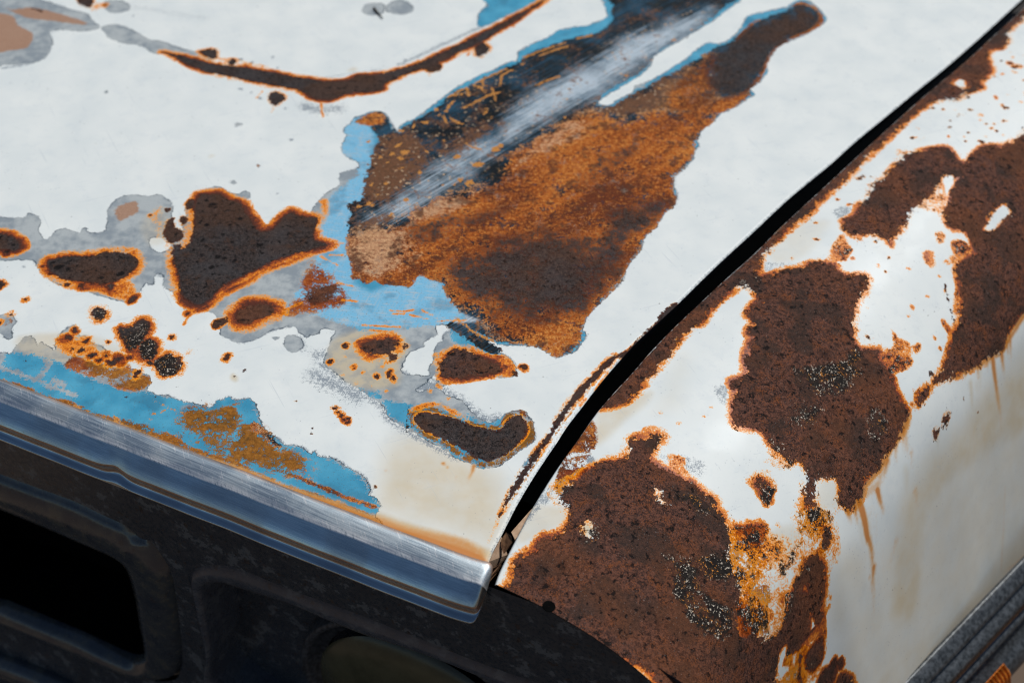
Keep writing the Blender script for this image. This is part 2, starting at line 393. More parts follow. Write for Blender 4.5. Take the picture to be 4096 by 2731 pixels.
class Surface:
    """a panel as a fine grid; u,v are millimetres on the panel itself"""
    def __init__(s, pos, uv, shape, to_uv):
        s.pos, s.uv, s.shape, s.to_uv = pos, uv, shape, to_uv
        s.f = {k: np.full(len(pos), -30.0, np.float32) for k in FIELDS_SDF}
        s.f.update({k: np.zeros(len(pos), np.float32) for k in FIELDS_01})
        s.patches, s.hk = [], 1.9
    def near(s, poly, m):
        lo, hi = poly.min(0) - m, poly.max(0) + m
        return np.nonzero(((s.uv >= lo) & (s.uv <= hi)).all(1))[0]
    def sd(s, src, m, sub=3):
        p = pts(src) if isinstance(src, str) else src
        poly = s.to_uv(catmull(p[:, :2], True, sub))
        idx = s.near(poly, m)
        return idx, seg_sdf(s.uv[idx], poly)
    def sdf(s, name, src, m=12, sub=3, cut=False):
        idx, d = s.sd(src, m, sub)
        if cut: s.f[name][idx] = np.minimum(s.f[name][idx], -d)
        else: s.f[name][idx] = np.maximum(s.f[name][idx], d)
        return idx, d
    def soft(s, name, src, w=6, amt=1.0, cut=False):
        idx, d = s.sd(src, w)
        t = np.clip(.5 + d / w, 0, 1); t = t * t * (3 - 2 * t)
        if cut: s.f[name][idx] *= (1 - amt * t)
        else: s.f[name][idx] = np.maximum(s.f[name][idx], amt * t)
    def scab(s, src, halo=3.0, patch=None, red=None, amt=1.0):
        halo = halo * s.hk
        idx, d = s.sdf('scab', src, max(halo + 1, 4, 13 if red else 0))
        if halo: s.f['halo'][idx] = np.maximum(s.f['halo'][idx], amt * np.clip(1 + d / halo, 0, 1) ** .85)
        if red is not None: s.f['red'][idx] = np.maximum(s.f['red'][idx], red * np.clip(1.6 + d / 8, 0, 1))
        if patch: s.patches.append(('rust_patch', patch, idx[d > 0]))
    def patch(s, name, label, src):
        idx, d = s.sd(src, 1); s.patches.append((name, label, idx[d > 0]))
    def dots(s, name, src, kind='sdf', w=1.5, halo=0.0, amt=1.0):
        for x, y, r in pts(src):
            c = s.to_uv(np.array([[x, y]]))[0]; rr = r / 5.7; halo_ = halo * 1.5
            rg = np.random.default_rng(int(abs(x * 7 + y * 13)))
            a = np.linspace(0, 2 * math.pi, 8, endpoint=False); k = rr * rg.uniform(.7, 1.3, 8)
            asp, th = rg.uniform(.72, 1.35), rg.uniform(0, 3)
            q = np.stack([np.cos(a) * k * asp, np.sin(a) * k / asp], 1) @ np.array([[math.cos(th), math.sin(th)], [-math.sin(th), math.cos(th)]])
            idx = s.near(c[None], rr * 1.8 + max(w, halo_, 2) + 1)
            d = seg_sdf(s.uv[idx], catmull(q, True, 2) + c)
            if kind == 'sdf': s.f[name][idx] = np.maximum(s.f[name][idx], d)
            else: s.f[name][idx] = np.maximum(s.f[name][idx], amt * np.clip(.5 + d / w, 0, 1))
            if halo: s.f['halo'][idx] = np.maximum(s.f['halo'][idx], amt * np.clip(1 + d / halo_, 0, 1))
    def stroke(s, name, src, r, w=2.0, kind='sdf', fade=None, amt=1.0):
        """a line of half-width r (mm); fade runs its strength down along its length"""
        q = s.to_uv(catmull(pts(src)[:, :2], False, 3)); idx = s.near(q, r + w + 2); P = s.uv[idx]
        best = np.full(len(P), 1e9); tt = np.zeros(len(P)); n = len(q) - 1
        for k in range(n):
            e = q[k + 1] - q[k]; L = e @ e
            t = np.clip(((P - q[k]) @ e) / max(L, 1e-9), 0, 1)
            d = np.linalg.norm(P - q[k] - t[:, None] * e, axis=1); c = d < best
            best = np.where(c, d, best); tt = np.where(c, (k + t) / n, tt)
        if kind == 'sdf': s.f[name][idx] = np.maximum(s.f[name][idx], r - best)
        else:
            v = amt * np.clip(.5 + (r - best) / w, 0, 1)
            if fade: v = v * (fade[0] + (fade[1] - fade[0]) * tt)
            s.f[name][idx] = np.maximum(s.f[name][idx], v)
    def build(s, name, parent, normals, label=None, keep=None):
        nr, nc = s.shape; F = grid_faces(nr, nc)
        cls = np.full(len(s.pos), -1, np.int32)
        for k, (_, _, idx) in enumerate(s.patches): cls[idx] = k
        fc = cls[F]; fcls = np.where((fc == fc[:, :1]).all(1), fc[:, 0], -1)
        if keep is not None: F, fcls = F[keep[F].all(1)], fcls[keep[F].all(1)]
        base = None
        for k in [-1] + list(range(len(s.patches))):
            sel = F[fcls == k]
            if len(sel) < 4: continue
            vi, inv = np.unique(sel, return_inverse=True)
            nm = name if k < 0 else s.patches[k][0]
            me = bpy.data.meshes.new(nm)
            me.vertices.add(len(vi)); me.vertices.foreach_set('co', s.pos[vi].astype(np.float32).ravel())
            me.loops.add(len(sel) * 4); me.loops.foreach_set('vertex_index', inv.astype(np.int32).ravel())
            me.polygons.add(len(sel)); me.polygons.foreach_set('loop_start', np.arange(0, len(sel) * 4, 4, dtype=np.int32))
            me.update(calc_edges=True); me.shade_smooth()
            me.normals_split_custom_set_from_vertices(normals[vi].tolist())
            for a, v in s.f.items():
                at = me.attributes.new(a, 'FLOAT', 'POINT'); at.data.foreach_set('value', np.ascontiguousarray(v[vi], np.float32))
            me.materials.append(PAINT)
            o = bpy.data.objects.new(nm, me)
            if k < 0: base = link(o, parent, label)
            else: link(o, base, s.patches[k][1])
        return base

def grid_normals(P, shape):
    G = P.reshape(*shape, 3); a = np.gradient(G, axis=0); b = np.gradient(G, axis=1)
    n = np.cross(b, a); n /= np.linalg.norm(n, axis=-1, keepdims=True)
    n *= np.where(n[..., 2:3] < 0, -1, 1)
    return n.reshape(-1, 3)

car = link(bpy.data.objects.new('car', None), None, 'old white car, its hood and fender peeling to blue paint and brown rust', 'car')

# ------------------------------------------------------------------ hood
HOOD_EDGE = np.array([(1945, 2247), (1968, 2190), (2000, 2130), (2065, 2005), (2125, 1905), (2185, 1815), (2230, 1750), (2265, 1695),
    (2320, 1625), (2370, 1560), (2425, 1492), (2475, 1435), (2540, 1365), (2615, 1295), (2700, 1218), (2800, 1120), (2900, 1025), (3010, 925),
    (3135, 808), (3215, 740), (3320, 655), (3420, 565), (3530, 475), (3670, 360), (3770, 280), (3920, 150), (4085, 0), (4250, -145), (4560, -400)])
TRIM_LINE = np.array([(-330, 1410), (0, 1530), (275, 1635), (500, 1720), (750, 1815), (990, 1905), (1180, 1980), (1500, 2102), (1870, 2240), (1948, 2262)])
NV, NU = 740, 860
right, _ = resample(on_level(catmull(HOOD_EDGE, False, 4)), NV, 6)
left, _ = resample(on_level(np.array([(-280, 1428), (-280, -240)])), NV)
front, _ = resample(on_level(catmull(TRIM_LINE, False, 4)), NU, 3)
uu = np.linspace(0, 1, NU); vv = np.linspace(0, 1, NV)
G = left[:, None] * (1 - uu)[None, :, None] + right[:, None] * uu[None, :, None]
lin = G[0].copy(); G += (front - lin)[None] * ((1 - vv) ** 3)[:, None, None]       # front row follows the trim line
dist_r = (1 - uu)[None] * np.linalg.norm(right - left, axis=1)[:, None] * 1000     # mm to the gap
roll = np.clip(1 - dist_r / 3.0, 0, 1)
HP = G.copy(); HP[..., 2] -= .0011 * roll ** 2
hood_uv = (G[..., :2] * 1000).reshape(-1, 2)
hood = Surface(HP.reshape(-1, 3), hood_uv, (NV, NU), lambda p: on_level(p)[:, :2] * 1000)
H = hood

# --- where the white coat has gone
H.sdf('chip', 'A -60,-40 200,-40 360,8 480,50 600,85 700,115 750,180 795,210 760,240 640,248 480,238 400,260 420,320 410,390 370,455 300,495 200,510 100,520 30,515 -60,500')
H.sdf('chip', 'A 840,10 980,10 1040,60 1000,95 900,105 850,80')
H.sdf('chip', 'A 810,230 870,205 930,198 1000,215 1090,260 1180,315 1300,335 1420,375 1540,410 1600,425 1700,500 1580,490 1440,460 1300,430 1240,430 1150,385 1100,360 1000,350 900,320 850,280')
H.sdf('chip', 'B 1885,-40 1890,40 1830,110 1815,160 1820,210 1880,215 2050,130 2400,-40')
H.sdf('chip', 'B 905,60 950,30 1060,35 1070,75 1050,115 960,125 905,100')
H.sdf('chip', 'B 1095,60 1150,10 1210,0 1270,30 1305,80 1240,115 1110,100')
BIG = ('F 480,310 520,240 560,190 620,140 700,95 720,60 B 710,1440 720,1390 760,1370 850,1350 870,1305 800,1270 740,1220 735,1150 780,1080 750,1060 760,1020 800,990 '
  '840,940 900,920 960,895 1040,895 1090,920 1120,970 1150,1020 1185,1050 1200,1010 1260,970 1300,960 1390,900 1440,860 1500,810 1600,740 1700,670 1780,630 1860,590 '
  '1950,555 2090,490 2130,490 2140,430 2170,400 2240,360 C 250,355 380,300 470,240 560,225 690,205 760,180 850,140 845,80 820,0 800,-120 2100,-120 '
  '1960,-20 1850,60 1700,170 1550,260 1420,340 1300,410 1230,460 1215,510 1160,575 1050,650 900,740 800,800 790,830 830,845 880,835 960,790 1060,740 1080,690 1200,650 '
  '1310,580 1440,500 1560,410 1660,345 1740,350 1860,300 1930,220 1960,150 2010,120 2130,90 2280,60 D 440,70 520,10 600,0 650,20 710,70 770,140 760,180 700,225 '
  '620,270 480,330 400,370 340,430 300,520 290,600 220,670 160,710 200,760 150,790 C 1900,850 1760,920 1720,960 1620,1040 1580,1110 1590,1170 1550,1210 1550,1270 '
  '1480,1350 1400,1410 1390,1480 G 1385,100 1415,150 1400,240 1330,300 1230,440 1170,490 1130,600 1030,720 1000,790 950,880 830,1000 720,1110 670,1200 665,1240 690,1270 '
  '680,1310 640,1360 600,1410 540,1430 450,1460 370,1410 330,1390 200,1360 0,1360 F 1940,1330 1890,1340 1920,1390 1970,1410 2040,1440 2090,1480 2125,1530 '
  'J 2130,180 2070,220 1900,220 1700,245 1600,265 1500,290 1480,200 1300,330 1180,200 F 1000,1500 700,1400 640,1340 690,1250 640,1230 570,1230 560,1260 500,1280 420,1280 350,1215 300,1210 F 300,1000 350,600 460,330')
H.sdf('chip', BIG)
LEFT = ('E -60,365 60,345 190,345 230,305 290,320 330,370 310,430 330,490 380,515 430,455 520,430 600,455 640,460 680,425 720,460 800,455 850,430 860,290 900,220 960,180 '
  '1060,160 1180,170 1270,155 1330,185 1380,250 1370,330 1390,420 1470,440 1440,370 1490,320 1480,250 1530,190 1600,135 1700,100 1760,95 1800,120 1900,155 1950,130 1990,140 '
  '2000,180 1965,215 2000,270 2040,350 2090,400 2140,400 2180,350 2210,350 2270,290 2310,275 F 380,300 480,325 700,600 700,1000 500,1270 420,1280 350,1215 300,1210 '
  'E 2160,1250 2060,1310 1950,1340 1850,1325 1770,1280 1760,1220 1730,1150 1700,1100 1600,1090 1520,1090 1470,1070 1420,1000 1370,930 1300,880 1310,800 1240,800 1230,870 1190,875 '
  '1170,860 1110,940 1090,1010 1040,1025 850,980 700,940 560,905 420,850 340,800 300,740 260,680 150,680 -60,655')
H.sdf('chip', LEFT)
H.sdf('chip', 'F 600,1440 680,1330 900,1250 1200,1200 1480,1200 1490,1300 1380,1390 1280,1420 J 1230,110 1210,190 1330,330 1480,300 1600,370 1700,410 1780,500 1880,560 1930,580 2000,550 2040,510 2100,485 2200,490 '
  '2230,530 2260,580 2275,660 2270,730 2180,790 2080,870 1980,930 1850,945 1740,900 1600,830 1450,740 1330,670 1200,600 1110,540 1090,490 1040,420 900,340 830,290 700,200 600,120')
H.sdf('chip', 'F 1485,1205 1605,1200 1590,1245 1545,1285 1535,1335 1500,1345 1470,1410 1465,1500 J 1430,130 1425,200 1330,200 1215,185 1228,110 1275,20 F 1340,1400 1390,1370 1400,1330 1495,1270', cut=True)
H.sdf('chip', 'E 1190,520 1260,500 1330,520 1360,570 1300,620 1230,600', cut=True)
FRONT = ('I -60,70 60,20 E 60,1440 130,1370 200,1290 270,1300 300,1370 330,1340 390,1370 440,1400 440,1330 480,1280 540,1220 590,1200 630,1230 630,1290 680,1290 750,1350 830,1380 890,1440 '
  '930,1415 1000,1440 1020,1500 1000,1530 I 1100,160 1200,210 1210,260 1180,320 1240,350 1330,360 1400,390 1480,415 1560,425 1600,430 1690,450 1730,400 1780,400 1830,370 1890,400 1970,385 2030,410 2060,480 '
  '2090,580 2150,660 2220,700 2280,760 2352,760 J 430,780 480,830 515,810 560,850 600,850 700,880 800,950 890,990 940,1050 965,1130 950,1155 1000,1180 1045,1250 1010,1335 1010,1500 I 1000,900 -60,500')
H.sdf('chip', FRONT)
H.sdf('chip', 'F 270,1340 300,1285 370,1285 425,1330 415,1390 350,1420 290,1400')
H.sdf('chip', 'E -40,1150 80,1110 135,1180 90,1230 100,1290 50,1310 -40,1230')
H.dots('chip', 'A 848,740,17 1905,998,24 1870,1460,27 2065,1328,15 1925,480,26 2010,505,24 E 675,440,24 1960,150,24 J 1665,405,14 1345,268,18 860,1160,10')
H.dots('chip', 'F 205,1300,30 E 400,1415,32 1210,850,22')
H.dots('tan', 'A 2065,1328,20 1905,998,9', 'soft')

# --- blue coat under the white
H.sdf('blue', 'B 1885,-40 1890,40 1830,110 1815,160 1820,210 1880,215 2050,130 2400,-40')
H.sdf('blue', 'B 760,1020 800,990 840,940 900,920 960,895 1040,895 1090,920 1120,970 1150,1020 1185,1050 1200,1010 1260,970 1300,960 1390,900 1440,860 1500,810 1600,740 1700,670 1780,630 1860,590 1950,555 2090,490 2130,490 '
  '2140,430 2170,400 2240,360 C 250,355 380,300 470,240 560,225 690,205 760,180 850,140 845,80 820,0 800,-120 2100,-120 1960,-20 1850,60 1700,170 1550,260 1420,340 1300,410 1230,460 1160,575 1050,650 900,740 790,830 880,835 1060,740 '
  '1200,650 1440,500 1560,410 1660,345 1740,350 1860,300 1930,220 1960,150 2010,120 2280,60 D 440,70 520,5 600,-5 710,70 770,140 760,180 620,270 480,330 340,430 300,520 290,600 160,710 200,760 C 1760,920 1620,1040 1590,1170 1550,1270 1390,1420 '
  'G 1415,150 1400,240 1170,490 1030,720 830,1000 670,1200 665,1240 690,1270 680,1310 600,1410 450,1460 330,1390 200,1360 0,1360 F 1940,1330 1890,1340 1920,1390 2040,1440 2090,1480 1980,1500 1700,1370 1620,1320 1590,1230 1480,1200 1200,1230 900,1240 780,1210 600,1140 400,1090 230,1120 '
  '230,1060 340,1020 420,830 520,700 520,600 620,540 520,470 620,350 640,240 620,190 740,95 850,0 B 850,1400 870,1305 840,1300 740,1220 735,1150 785,1080 750,1060')
H.sdf('blue', 'J 1070,405 1180,410 1330,450 1450,440 1700,520 1880,575 1930,590 2030,520 2060,520 2060,700 1900,930 1740,895 1600,820 1330,660 1200,590 1110,520')
H.sdf('blue', 'J 860,300 920,310 1080,370 1000,375 900,330')
H.sdf('blue', 'I -60,140 20,120 60,30 160,20 340,60 520,120 700,210 1000,320 1200,335 1240,350 1400,390 1560,425 1690,450 1730,400 1830,370 1970,385 2030,410 2090,580 2220,700 2352,765 J 430,785 515,815 600,855 800,955 940,1055 965,1130 1045,1250 1010,1335 I 2352,1200 1000,800 -60,350')
H.stroke('blue', 'I -60,140 0,135 150,190 300,240 420,290 600,365', 1.2); B_ = H.f['blue']
def uncover(src, r):
    q = H.to_uv(catmull(pts(src)[:, :2], False, 3)); idx = H.near(q, r + 4); P = H.uv[idx]; best = np.full(len(P), 1e9)
    for k in range(len(q) - 1):
        e = q[k + 1] - q[k]; t = np.clip(((P - q[k]) @ e) / (e @ e), 0, 1)
        best = np.minimum(best, np.linalg.norm(P - q[k] - t[:, None] * e, axis=1))
    B_[idx] = np.minimum(B_[idx], best - r)
uncover('I -60,110 20,140 150,190 300,240 420,290 600,365', 1.5)
uncover('I 290,225 350,180 400,120 390,60', 1.9)
uncover('I 430,240 500,280', 2.2)
H.soft('lip', 'B 700,1000 1000,1080 F 830,870 1340,800 1520,850 1700,1100 1500,1230 600,1200 200,1100 500,600 600,150', 8)

# --- scoured steel inside the great patch
INNER = ('B 840,980 900,930 1000,900 1060,905 1110,960 1130,1010 1190,1055 1210,1030 1290,990 1400,910 1480,870 1560,800 1640,735 1720,700 1800,660 1900,612 2060,535 2150,495 2200,450 C 300,400 450,350 600,300 740,270 870,200 905,60 905,-120 2000,-120 '
  '1820,40 1700,140 1560,250 1420,335 1290,405 1210,485 1150,565 1000,650 850,745 775,805 800,855 900,842 1060,760 1200,680 1330,605 1500,520 1660,420 1740,375 1850,330 1960,240 2010,190 2130,140 2290,90 D 450,92 540,25 620,22 700,75 750,140 740,185 690,225 '
  '620,268 470,328 390,372 330,435 285,530 230,645 150,710 165,765 C 1990,775 1880,855 1740,915 1700,975 1600,1055 1570,1120 1540,1220 1530,1280 1460,1355 1390,1415 1380,1480 G 1375,130 1400,170 1390,240 1320,300 1220,440 1160,490 1120,600 1020,720 940,880 820,1000 '
  '710,1110 660,1200 650,1280 630,1350 570,1410 450,1450 370,1400 200,1350 0,1340 F 1940,1310 1850,1280 1780,1240 1700,1190 1720,1130 1600,1010 1560,930 1530,860 1440,830 1390,800 1340,800 1290,880 1220,880 1060,870 1000,830 930,870 880,830 820,830 820,770 800,680 '
  '770,560 780,440 800,330 790,230 900,180 915,0 B 930,1420 970,1280 1000,1170 1040,1110 990,1060 950,1000')
H.sdf('steel', INNER)
H.stroke('steel', 'F 1640,1190 1720,1240 1850,1340 1950,1400', 5.5)
H.sdf('steel', 'I 1990,590 2050,580 2150,660 2240,740 2230,780 2130,720 2060,660')
H.soft('wash', 'C 0,1000 300,720 700,520 1000,300 1300,200 1700,60 1560,270 1250,450 1000,620 800,760 600,850 300,1000 100,1130 B 1900,1180 1700,1250 1600,1300 1500,1480 1350,1568 F 1200,130 1100,280 950,330 1000,400 1300,300 1550,150 1680,0 B 1640,1440 1800,1300 2000,1150', 46, 1.15)
H.soft('wash', 'B 1500,1250 1900,1080 2120,960 2050,1150 1780,1420 1450,1568 F 1250,180 1100,330 960,350 1180,100', 34, .78)
H.soft('wash', 'F 1580,1050 1700,1100 1840,1160 1720,1185 1600,1170', 5)
H.soft('brown', 'B 980,1180 1060,1100 1180,1060 1350,1100 1430,1250 1330,1400 1250,1500 F 1200,150 1050,220 900,160 920,0 B 940,1400', 20, 1.1)
H.soft('brown', 'B 1500,1200 1700,1050 1950,950 2050,1000 1800,1120 1600,1250', 20, .7)
H.soft('freck', 'B 1190,1040 1500,830 1720,680 2000,570 2150,600 2100,780 1900,950 1650,1100 1450,1150', 12, .9)
H.soft('brown', 'C 560,930 800,860 1060,770 1500,530 1720,640 1760,760 1600,900 1250,920 900,930 700,960', 20)
H.soft('brown', 'F 800,440 1000,330 1150,300 1100,420 900,560 780,560', 8, .8)
H.soft('orange', 'F 800,470 1060,440 1200,380 1350,270 1450,220 1600,170 1800,110 2000,30 B 2040,1300 2200,1190 2350,1090 C 400,1050 600,960 800,900 1000,960 1200,900 1500,900 1750,800 2000,760 1720,960 1620,1040 1570,1120 1500,1250 1400,1400 G 1400,150 1380,240 1170,490 1030,720 830,1000 670,1200 640,1330 450,1450 300,1370 0,1290 '
  'F 1950,1190 1720,1050 1600,980 1530,850 1400,840 1290,960 1060,960 780,900 720,680 720,560', 26, 1.15)
H.soft('orange', 'F 830,480 1100,440 1300,420 1500,330 1900,210 2300,60 C 600,1250 1300,1150 1560,1200 1390,1420 G 1390,240 1170,490 1030,720 830,1000 670,1200 640,1330 450,1450 300,1370 0,1290 F 1950,1190 1530,850 1290,880 820,830', 10)
H.soft('orange', 'C 1400,640 1560,520 1700,420 1800,560 1750,760 1600,900 1300,860', 22, .8)
H.soft('orange', 'D 40,330 150,150 380,110 540,20 700,60 760,150 700,230 480,330 330,440 290,600 160,720 60,820 20,800 150,690 250,560 330,400 480,300 650,230 710,130 600,40 500,50 300,130 200,190 80,320', 3.5, .85)
H.soft('orange', 'B 840,980 900,930 1000,900 1080,930 1050,1000 950,1010 900,1040', 4, .8)
H.soft('core', 'G 0,560 250,490 450,480 700,560 900,600 880,760 800,900 650,1040 500,1100 250,1120 100,1080 0,1090 F 1900,1000 1750,940 1620,850 1600,770 1750,700 1900,620 2100,530 2300,480', 48, 1.0)
H.soft('core', 'C 1760,430 2000,235 2352,120 D 540,60 680,90 690,150 600,235 400,345 280,480 200,640 60,740 C 1950,730 1800,760 1680,640', 26, 1.05)
H.soft('core', 'G 900,300 1200,200 1330,240 1150,420 900,560 800,480', 20, .8)
H.soft('core', 'F 1280,420 1500,330 1800,300 2050,250 2000,330 1750,400 1500,520 1300,560', 22, .52); H.soft('core', 'C 800,1250 1000,1180 1100,1200 850,1400 600,1500', 16, .5)
H.soft('core', 'C 1200,1220 1000,1300 1150,1400 1300,1330', 12, .0)
for q in ('B 1585,778 1660,735 1740,700', 'B 1735,700 1752,768', 'B 1600,770 1700,755', 'B 1800,668 1900,620 2045,552', 'B 1790,680 1880,735', 'B 1870,690 1850,640', 'B 2000,690 2020,600 2095,566', 'B 1695,868 1800,820 1900,770 2000,738',
          'B 1935,700 1962,800', 'B 1565,895 1590,850 1625,815', 'B 1548,925 1572,985', 'B 1600,940 1640,970 1695,992', 'C 190,462 350,400 520,345', 'C 320,448 420,410 540,370', 'C 620,310 740,280', 'C 285,685 380,645 470,612', 'B 1725,1150 1780,1180 1852,1196',
          'B 1875,912 1895,890', 'B 2170,520 2190,510', 'F 1650,1140 1760,1230 1860,1290 1950,1330'):
    H.stroke('mark', q, 1.15)
H.dots('mark', 'B 1490,880,30 1510,920,22 1840,700,28 1400,980,30 1310,1010,26 1215,1050,28 1230,1220,42 1180,1165,34 1200,1265,30 1135,1230,26 1360,1380,26 1040,1260,20 1105,1300,14 1220,1345,18 1085,1470,20 970,1480,20 1550,1125,18 1420,1215,16 1820,1320,46 1660,1255,34 1960,1195,46 2000,1165,30 1745,1470,36 1640,1470,18 1540,1480,16 1600,1520,18 950,1130,22 1890,870,18 1935,940,16 C 1390,320,22 1535,240,14 1010,605,22 1150,700,18 1275,710,14 1220,480,14 520,940,16 F 1245,200,28 1020,160,16 950,230,30 870,250,26 1130,315,20 980,240,20 1680,40,30 1760,60,36')
H.soft('tan', 'F 760,230 1000,200 1150,380 1300,560 1200,700 850,760 740,560', 52, .95); H.soft('tan', 'F 1060,430 1350,270 1600,160 2000,20 C 400,1050 700,960 650,1100 100,1350 F 1700,260 1250,420', 14, .62)
_i, _d = H.sd(INNER, 400, 3)
H.f['orange'][_i] *= np.clip(1.5 + _d, 0, 1); H.f['core'][_i] *= np.clip(1 + _d, 0, 1)
# --- orange and brown on the blue at the front edge
H.soft('orange', 'I 1490,500 1560,490 1700,480 1870,450 1895,560 1870,660 1700,640 1600,655 1480,640', 9, 1)
H.soft('orange', 'I 1920,610 2040,590 2060,680 2150,720 2220,790 2230,850 2100,900 1950,900 1830,850 1840,760 1900,700', 9, 1.05)
H.soft('orange', 'J 230,860 320,800 430,850 460,940 430,985 300,945', 8, .95)
H.soft('brown', 'I 1490,500 1870,450 1895,560 1870,660 1480,640', 4, 1)
H.soft('brown', 'I 1920,610 2040,590 2150,720 2230,850 2100,900 1830,850 1840,760', 4, 1); H.soft('brown', 'J 230,860 320,800 430,850 460,940 300,945', 4, 1)
H.soft('orange', 'I 1400,640 1500,480 1900,440 1900,640 2100,640 2352,860 J 470,900 480,1000 300,1000 I 2200,1000 1700,860', 22, .55); H.soft('brown', 'I 1400,640 1500,480 1900,440 2100,640 2352,860 J 470,900 300,1020 I 2200,1000 1700,860', 12, 1)
BAND = ('I -60,225 150,262 300,325 450,385 560,400 620,430 740,490 880,530 1000,560 1120,570 1220,610 1340,650 1450,720 1600,790 1740,850 1880,880 2050,960 2352,1090 J 500,1140 700,1210 900,1290 1040,1345 1040,1430 I 2352,1190 1500,880 1000,690 -60,300')
H.soft('orange', BAND, 4.5, .95)
H.soft('orange', 'J -150,835 0,870 200,900 400,1000 520,1060 600,1080 800,1170 1000,1240 980,1262 700,1170 480,1075 250,985 0,925 -150,890', 2.2, .74)
H.soft('brown', BAND, 4, .8)
H.stroke('fuzz', 'J -100,960 200,1030 420,1090 620,1180 830,1280', 2.2, 3, 'soft', amt=.5)
H.stroke('mark', 'I 1230,395 1350,460 1460,500', .35); H.stroke('mark', 'I 1290,505 1325,478', .6); H.dots('mark', 'I 1235,508,18 1200,555,14')
for q in ('I 535,410 560,440 630,440 640,480 590,470', 'I 905,520 960,550 965,600 920,600'): H.sdf('mark', q)
H.stroke('stain', 'N 850,215 1050,250 1300,340 1500,390 1700,450 1890,530', 5, 6, 'soft')
H.soft('drip', 'N 700,100 860,200 1030,222 1250,300 1440,345 1600,378 1740,418 1840,480 1885,520 1900,640 1740,610 1300,470 1000,350 700,230', 8, .62); H.soft('drip', 'N 1000,270 1300,350 1600,440 1860,540 1900,640 1740,600 1300,450 1000,340', 9, .95)
H.soft('drip', 'I -60,240 300,360 620,470 1100,640 1500,800 2000,960 2352,1100 J 600,1180 1000,1330 1400,1500 J 1000,1420 500,1220 I 2000,1030 1000,670 0,290', 6, .7)
H.soft('stain', 'J 1200,700 1500,780 1900,960 2000,1100 2020,1400 1900,1560 1500,1400 1100,1280 1050,1100', 34, .8)
H.soft('stain', 'F 660,1330 900,1240 1200,1280 1260,1400 1200,1500 J 1200,120 1180,280 1000,310 820,280 640,120', 8, .8)
H.soft('stain', 'E 150,1290 700,1270 1000,1420 I 1000,150 600,120 200,40', 8, .55)
H.soft('stain', 'E 1130,380 1300,260 1360,500 1200,560', 8, .35)

# --- scabs
CREASE = ('A 1290,415 1400,435 1560,470 1700,510 1900,530 2100,560 B 350,610 500,630 600,645 700,650 780,640 880,600 1000,595 1100,575 1200,550 1320,515 1450,455 1600,390 1780,300 2000,190 2200,85 2400,-35 '
  'C 470,-60 390,-10 250,85 120,175 0,245 B 1860,335 1700,410 1530,500 1350,560 1200,620 1085,680 1070,720 950,740 800,755 700,790 600,805 500,790 400,730 300,705 200,690 0,650 A 1800,610 1650,580 1500,520 1380,455')
H.scab(CREASE, 2.6, 'long curved rust line on the hood crease', amt=.95)
H.stroke('halo', 'A 1270,420 1420,470 1560,530 1700,590 1850,640 2000,660 2150,700', 1.2, 4, 'soft', amt=.55)
H.stroke('halo', 'B 420,760 560,815 700,800 850,765 1060,740', .8, 4, 'soft', amt=.6)
H.stroke('halo', 'A 1600,450 1750,470 1950,500 2150,540', 1.0, 5, 'soft', amt=.5)
for q in ('B 570,830 575,880 585,935', 'B 195,850 175,900', 'B 1790,380 1740,445', 'B 1430,550 1435,610', 'B 1530,515 1570,490', 'B 1860,330 1900,300', 'B 2000,265 2025,258', 'B 2060,215 2110,215', 'B 1860,465 1890,440', 'A 2050,790 2100,730'):
    H.stroke('halo', q, .5, 2.4, 'soft', amt=.72)
for q in ('A 1590,410 1725,395 1730,465 1680,475 1620,435', 'A 1830,480 1890,480 1880,520 1830,520', 'B 150,770 200,735 270,765 280,790 210,845 160,810', 'B 1350,545 1460,500 1520,510 1530,560 1450,580 1400,560', 'B 1800,390 1850,340 1900,360 1915,410 1870,440 1815,455'):
    H.scab(q, 1.8, amt=.62)
H.scab('A 620,-30 740,-20 735,50 690,60 630,30', 1.2, amt=.6)
H.dots('halo', 'A 800,50,60 760,75,34', 'soft', 4, amt=.55); H.dots('scab', 'A 835,45,20', halo=2.5)
H.soft('tan', 'A -60,130 100,130 140,200 260,270 250,340 200,390 80,405 -60,410', 3); H.soft('tan', 'A 0,40 100,80 250,60 470,110 690,180 650,200 420,170 200,140', 3.4, .9)
H.stroke('scab', 'A 265,70 330,92', 1.2); H.stroke('fuzz', 'A 20,545 120,535 260,505', 1.2, 5, 'soft', amt=.95); H.stroke('fuzz', 'A 400,270 500,240 640,250', .6, 3, 'soft', amt=.7)
H.scab('E -60,470 50,475 120,500 160,540 170,580 120,610 40,600 -60,590', 4.2, 'small dark rust spot at the left end of the hood')
H.scab('E 370,690 450,665 550,645 720,645 830,615 1000,618 1070,645 1105,690 1085,750 1000,820 900,860 800,875 650,855 520,840 430,795 385,755', 4.2, 'oval dark rust patch with a bright orange rim')
H.soft('halo', 'E 400,800 560,860 800,880 1000,840 1060,880 1090,1010 1000,1000 800,940 560,910', 6, .62)
H.dots('scab', 'E 1065,985,38 885,890,42 650,880,22 540,875,26 405,790,20 345,730,16 50,620,34', halo=2.5)
H.stroke('fuzz', 'E 500,595 620,580 760,570 860,545 1000,570', 2.0, 6, 'soft', amt=.9); H.stroke('brown', 'E 500,595 760,570 860,545 1000,570', 2, 6, 'soft', amt=.6)
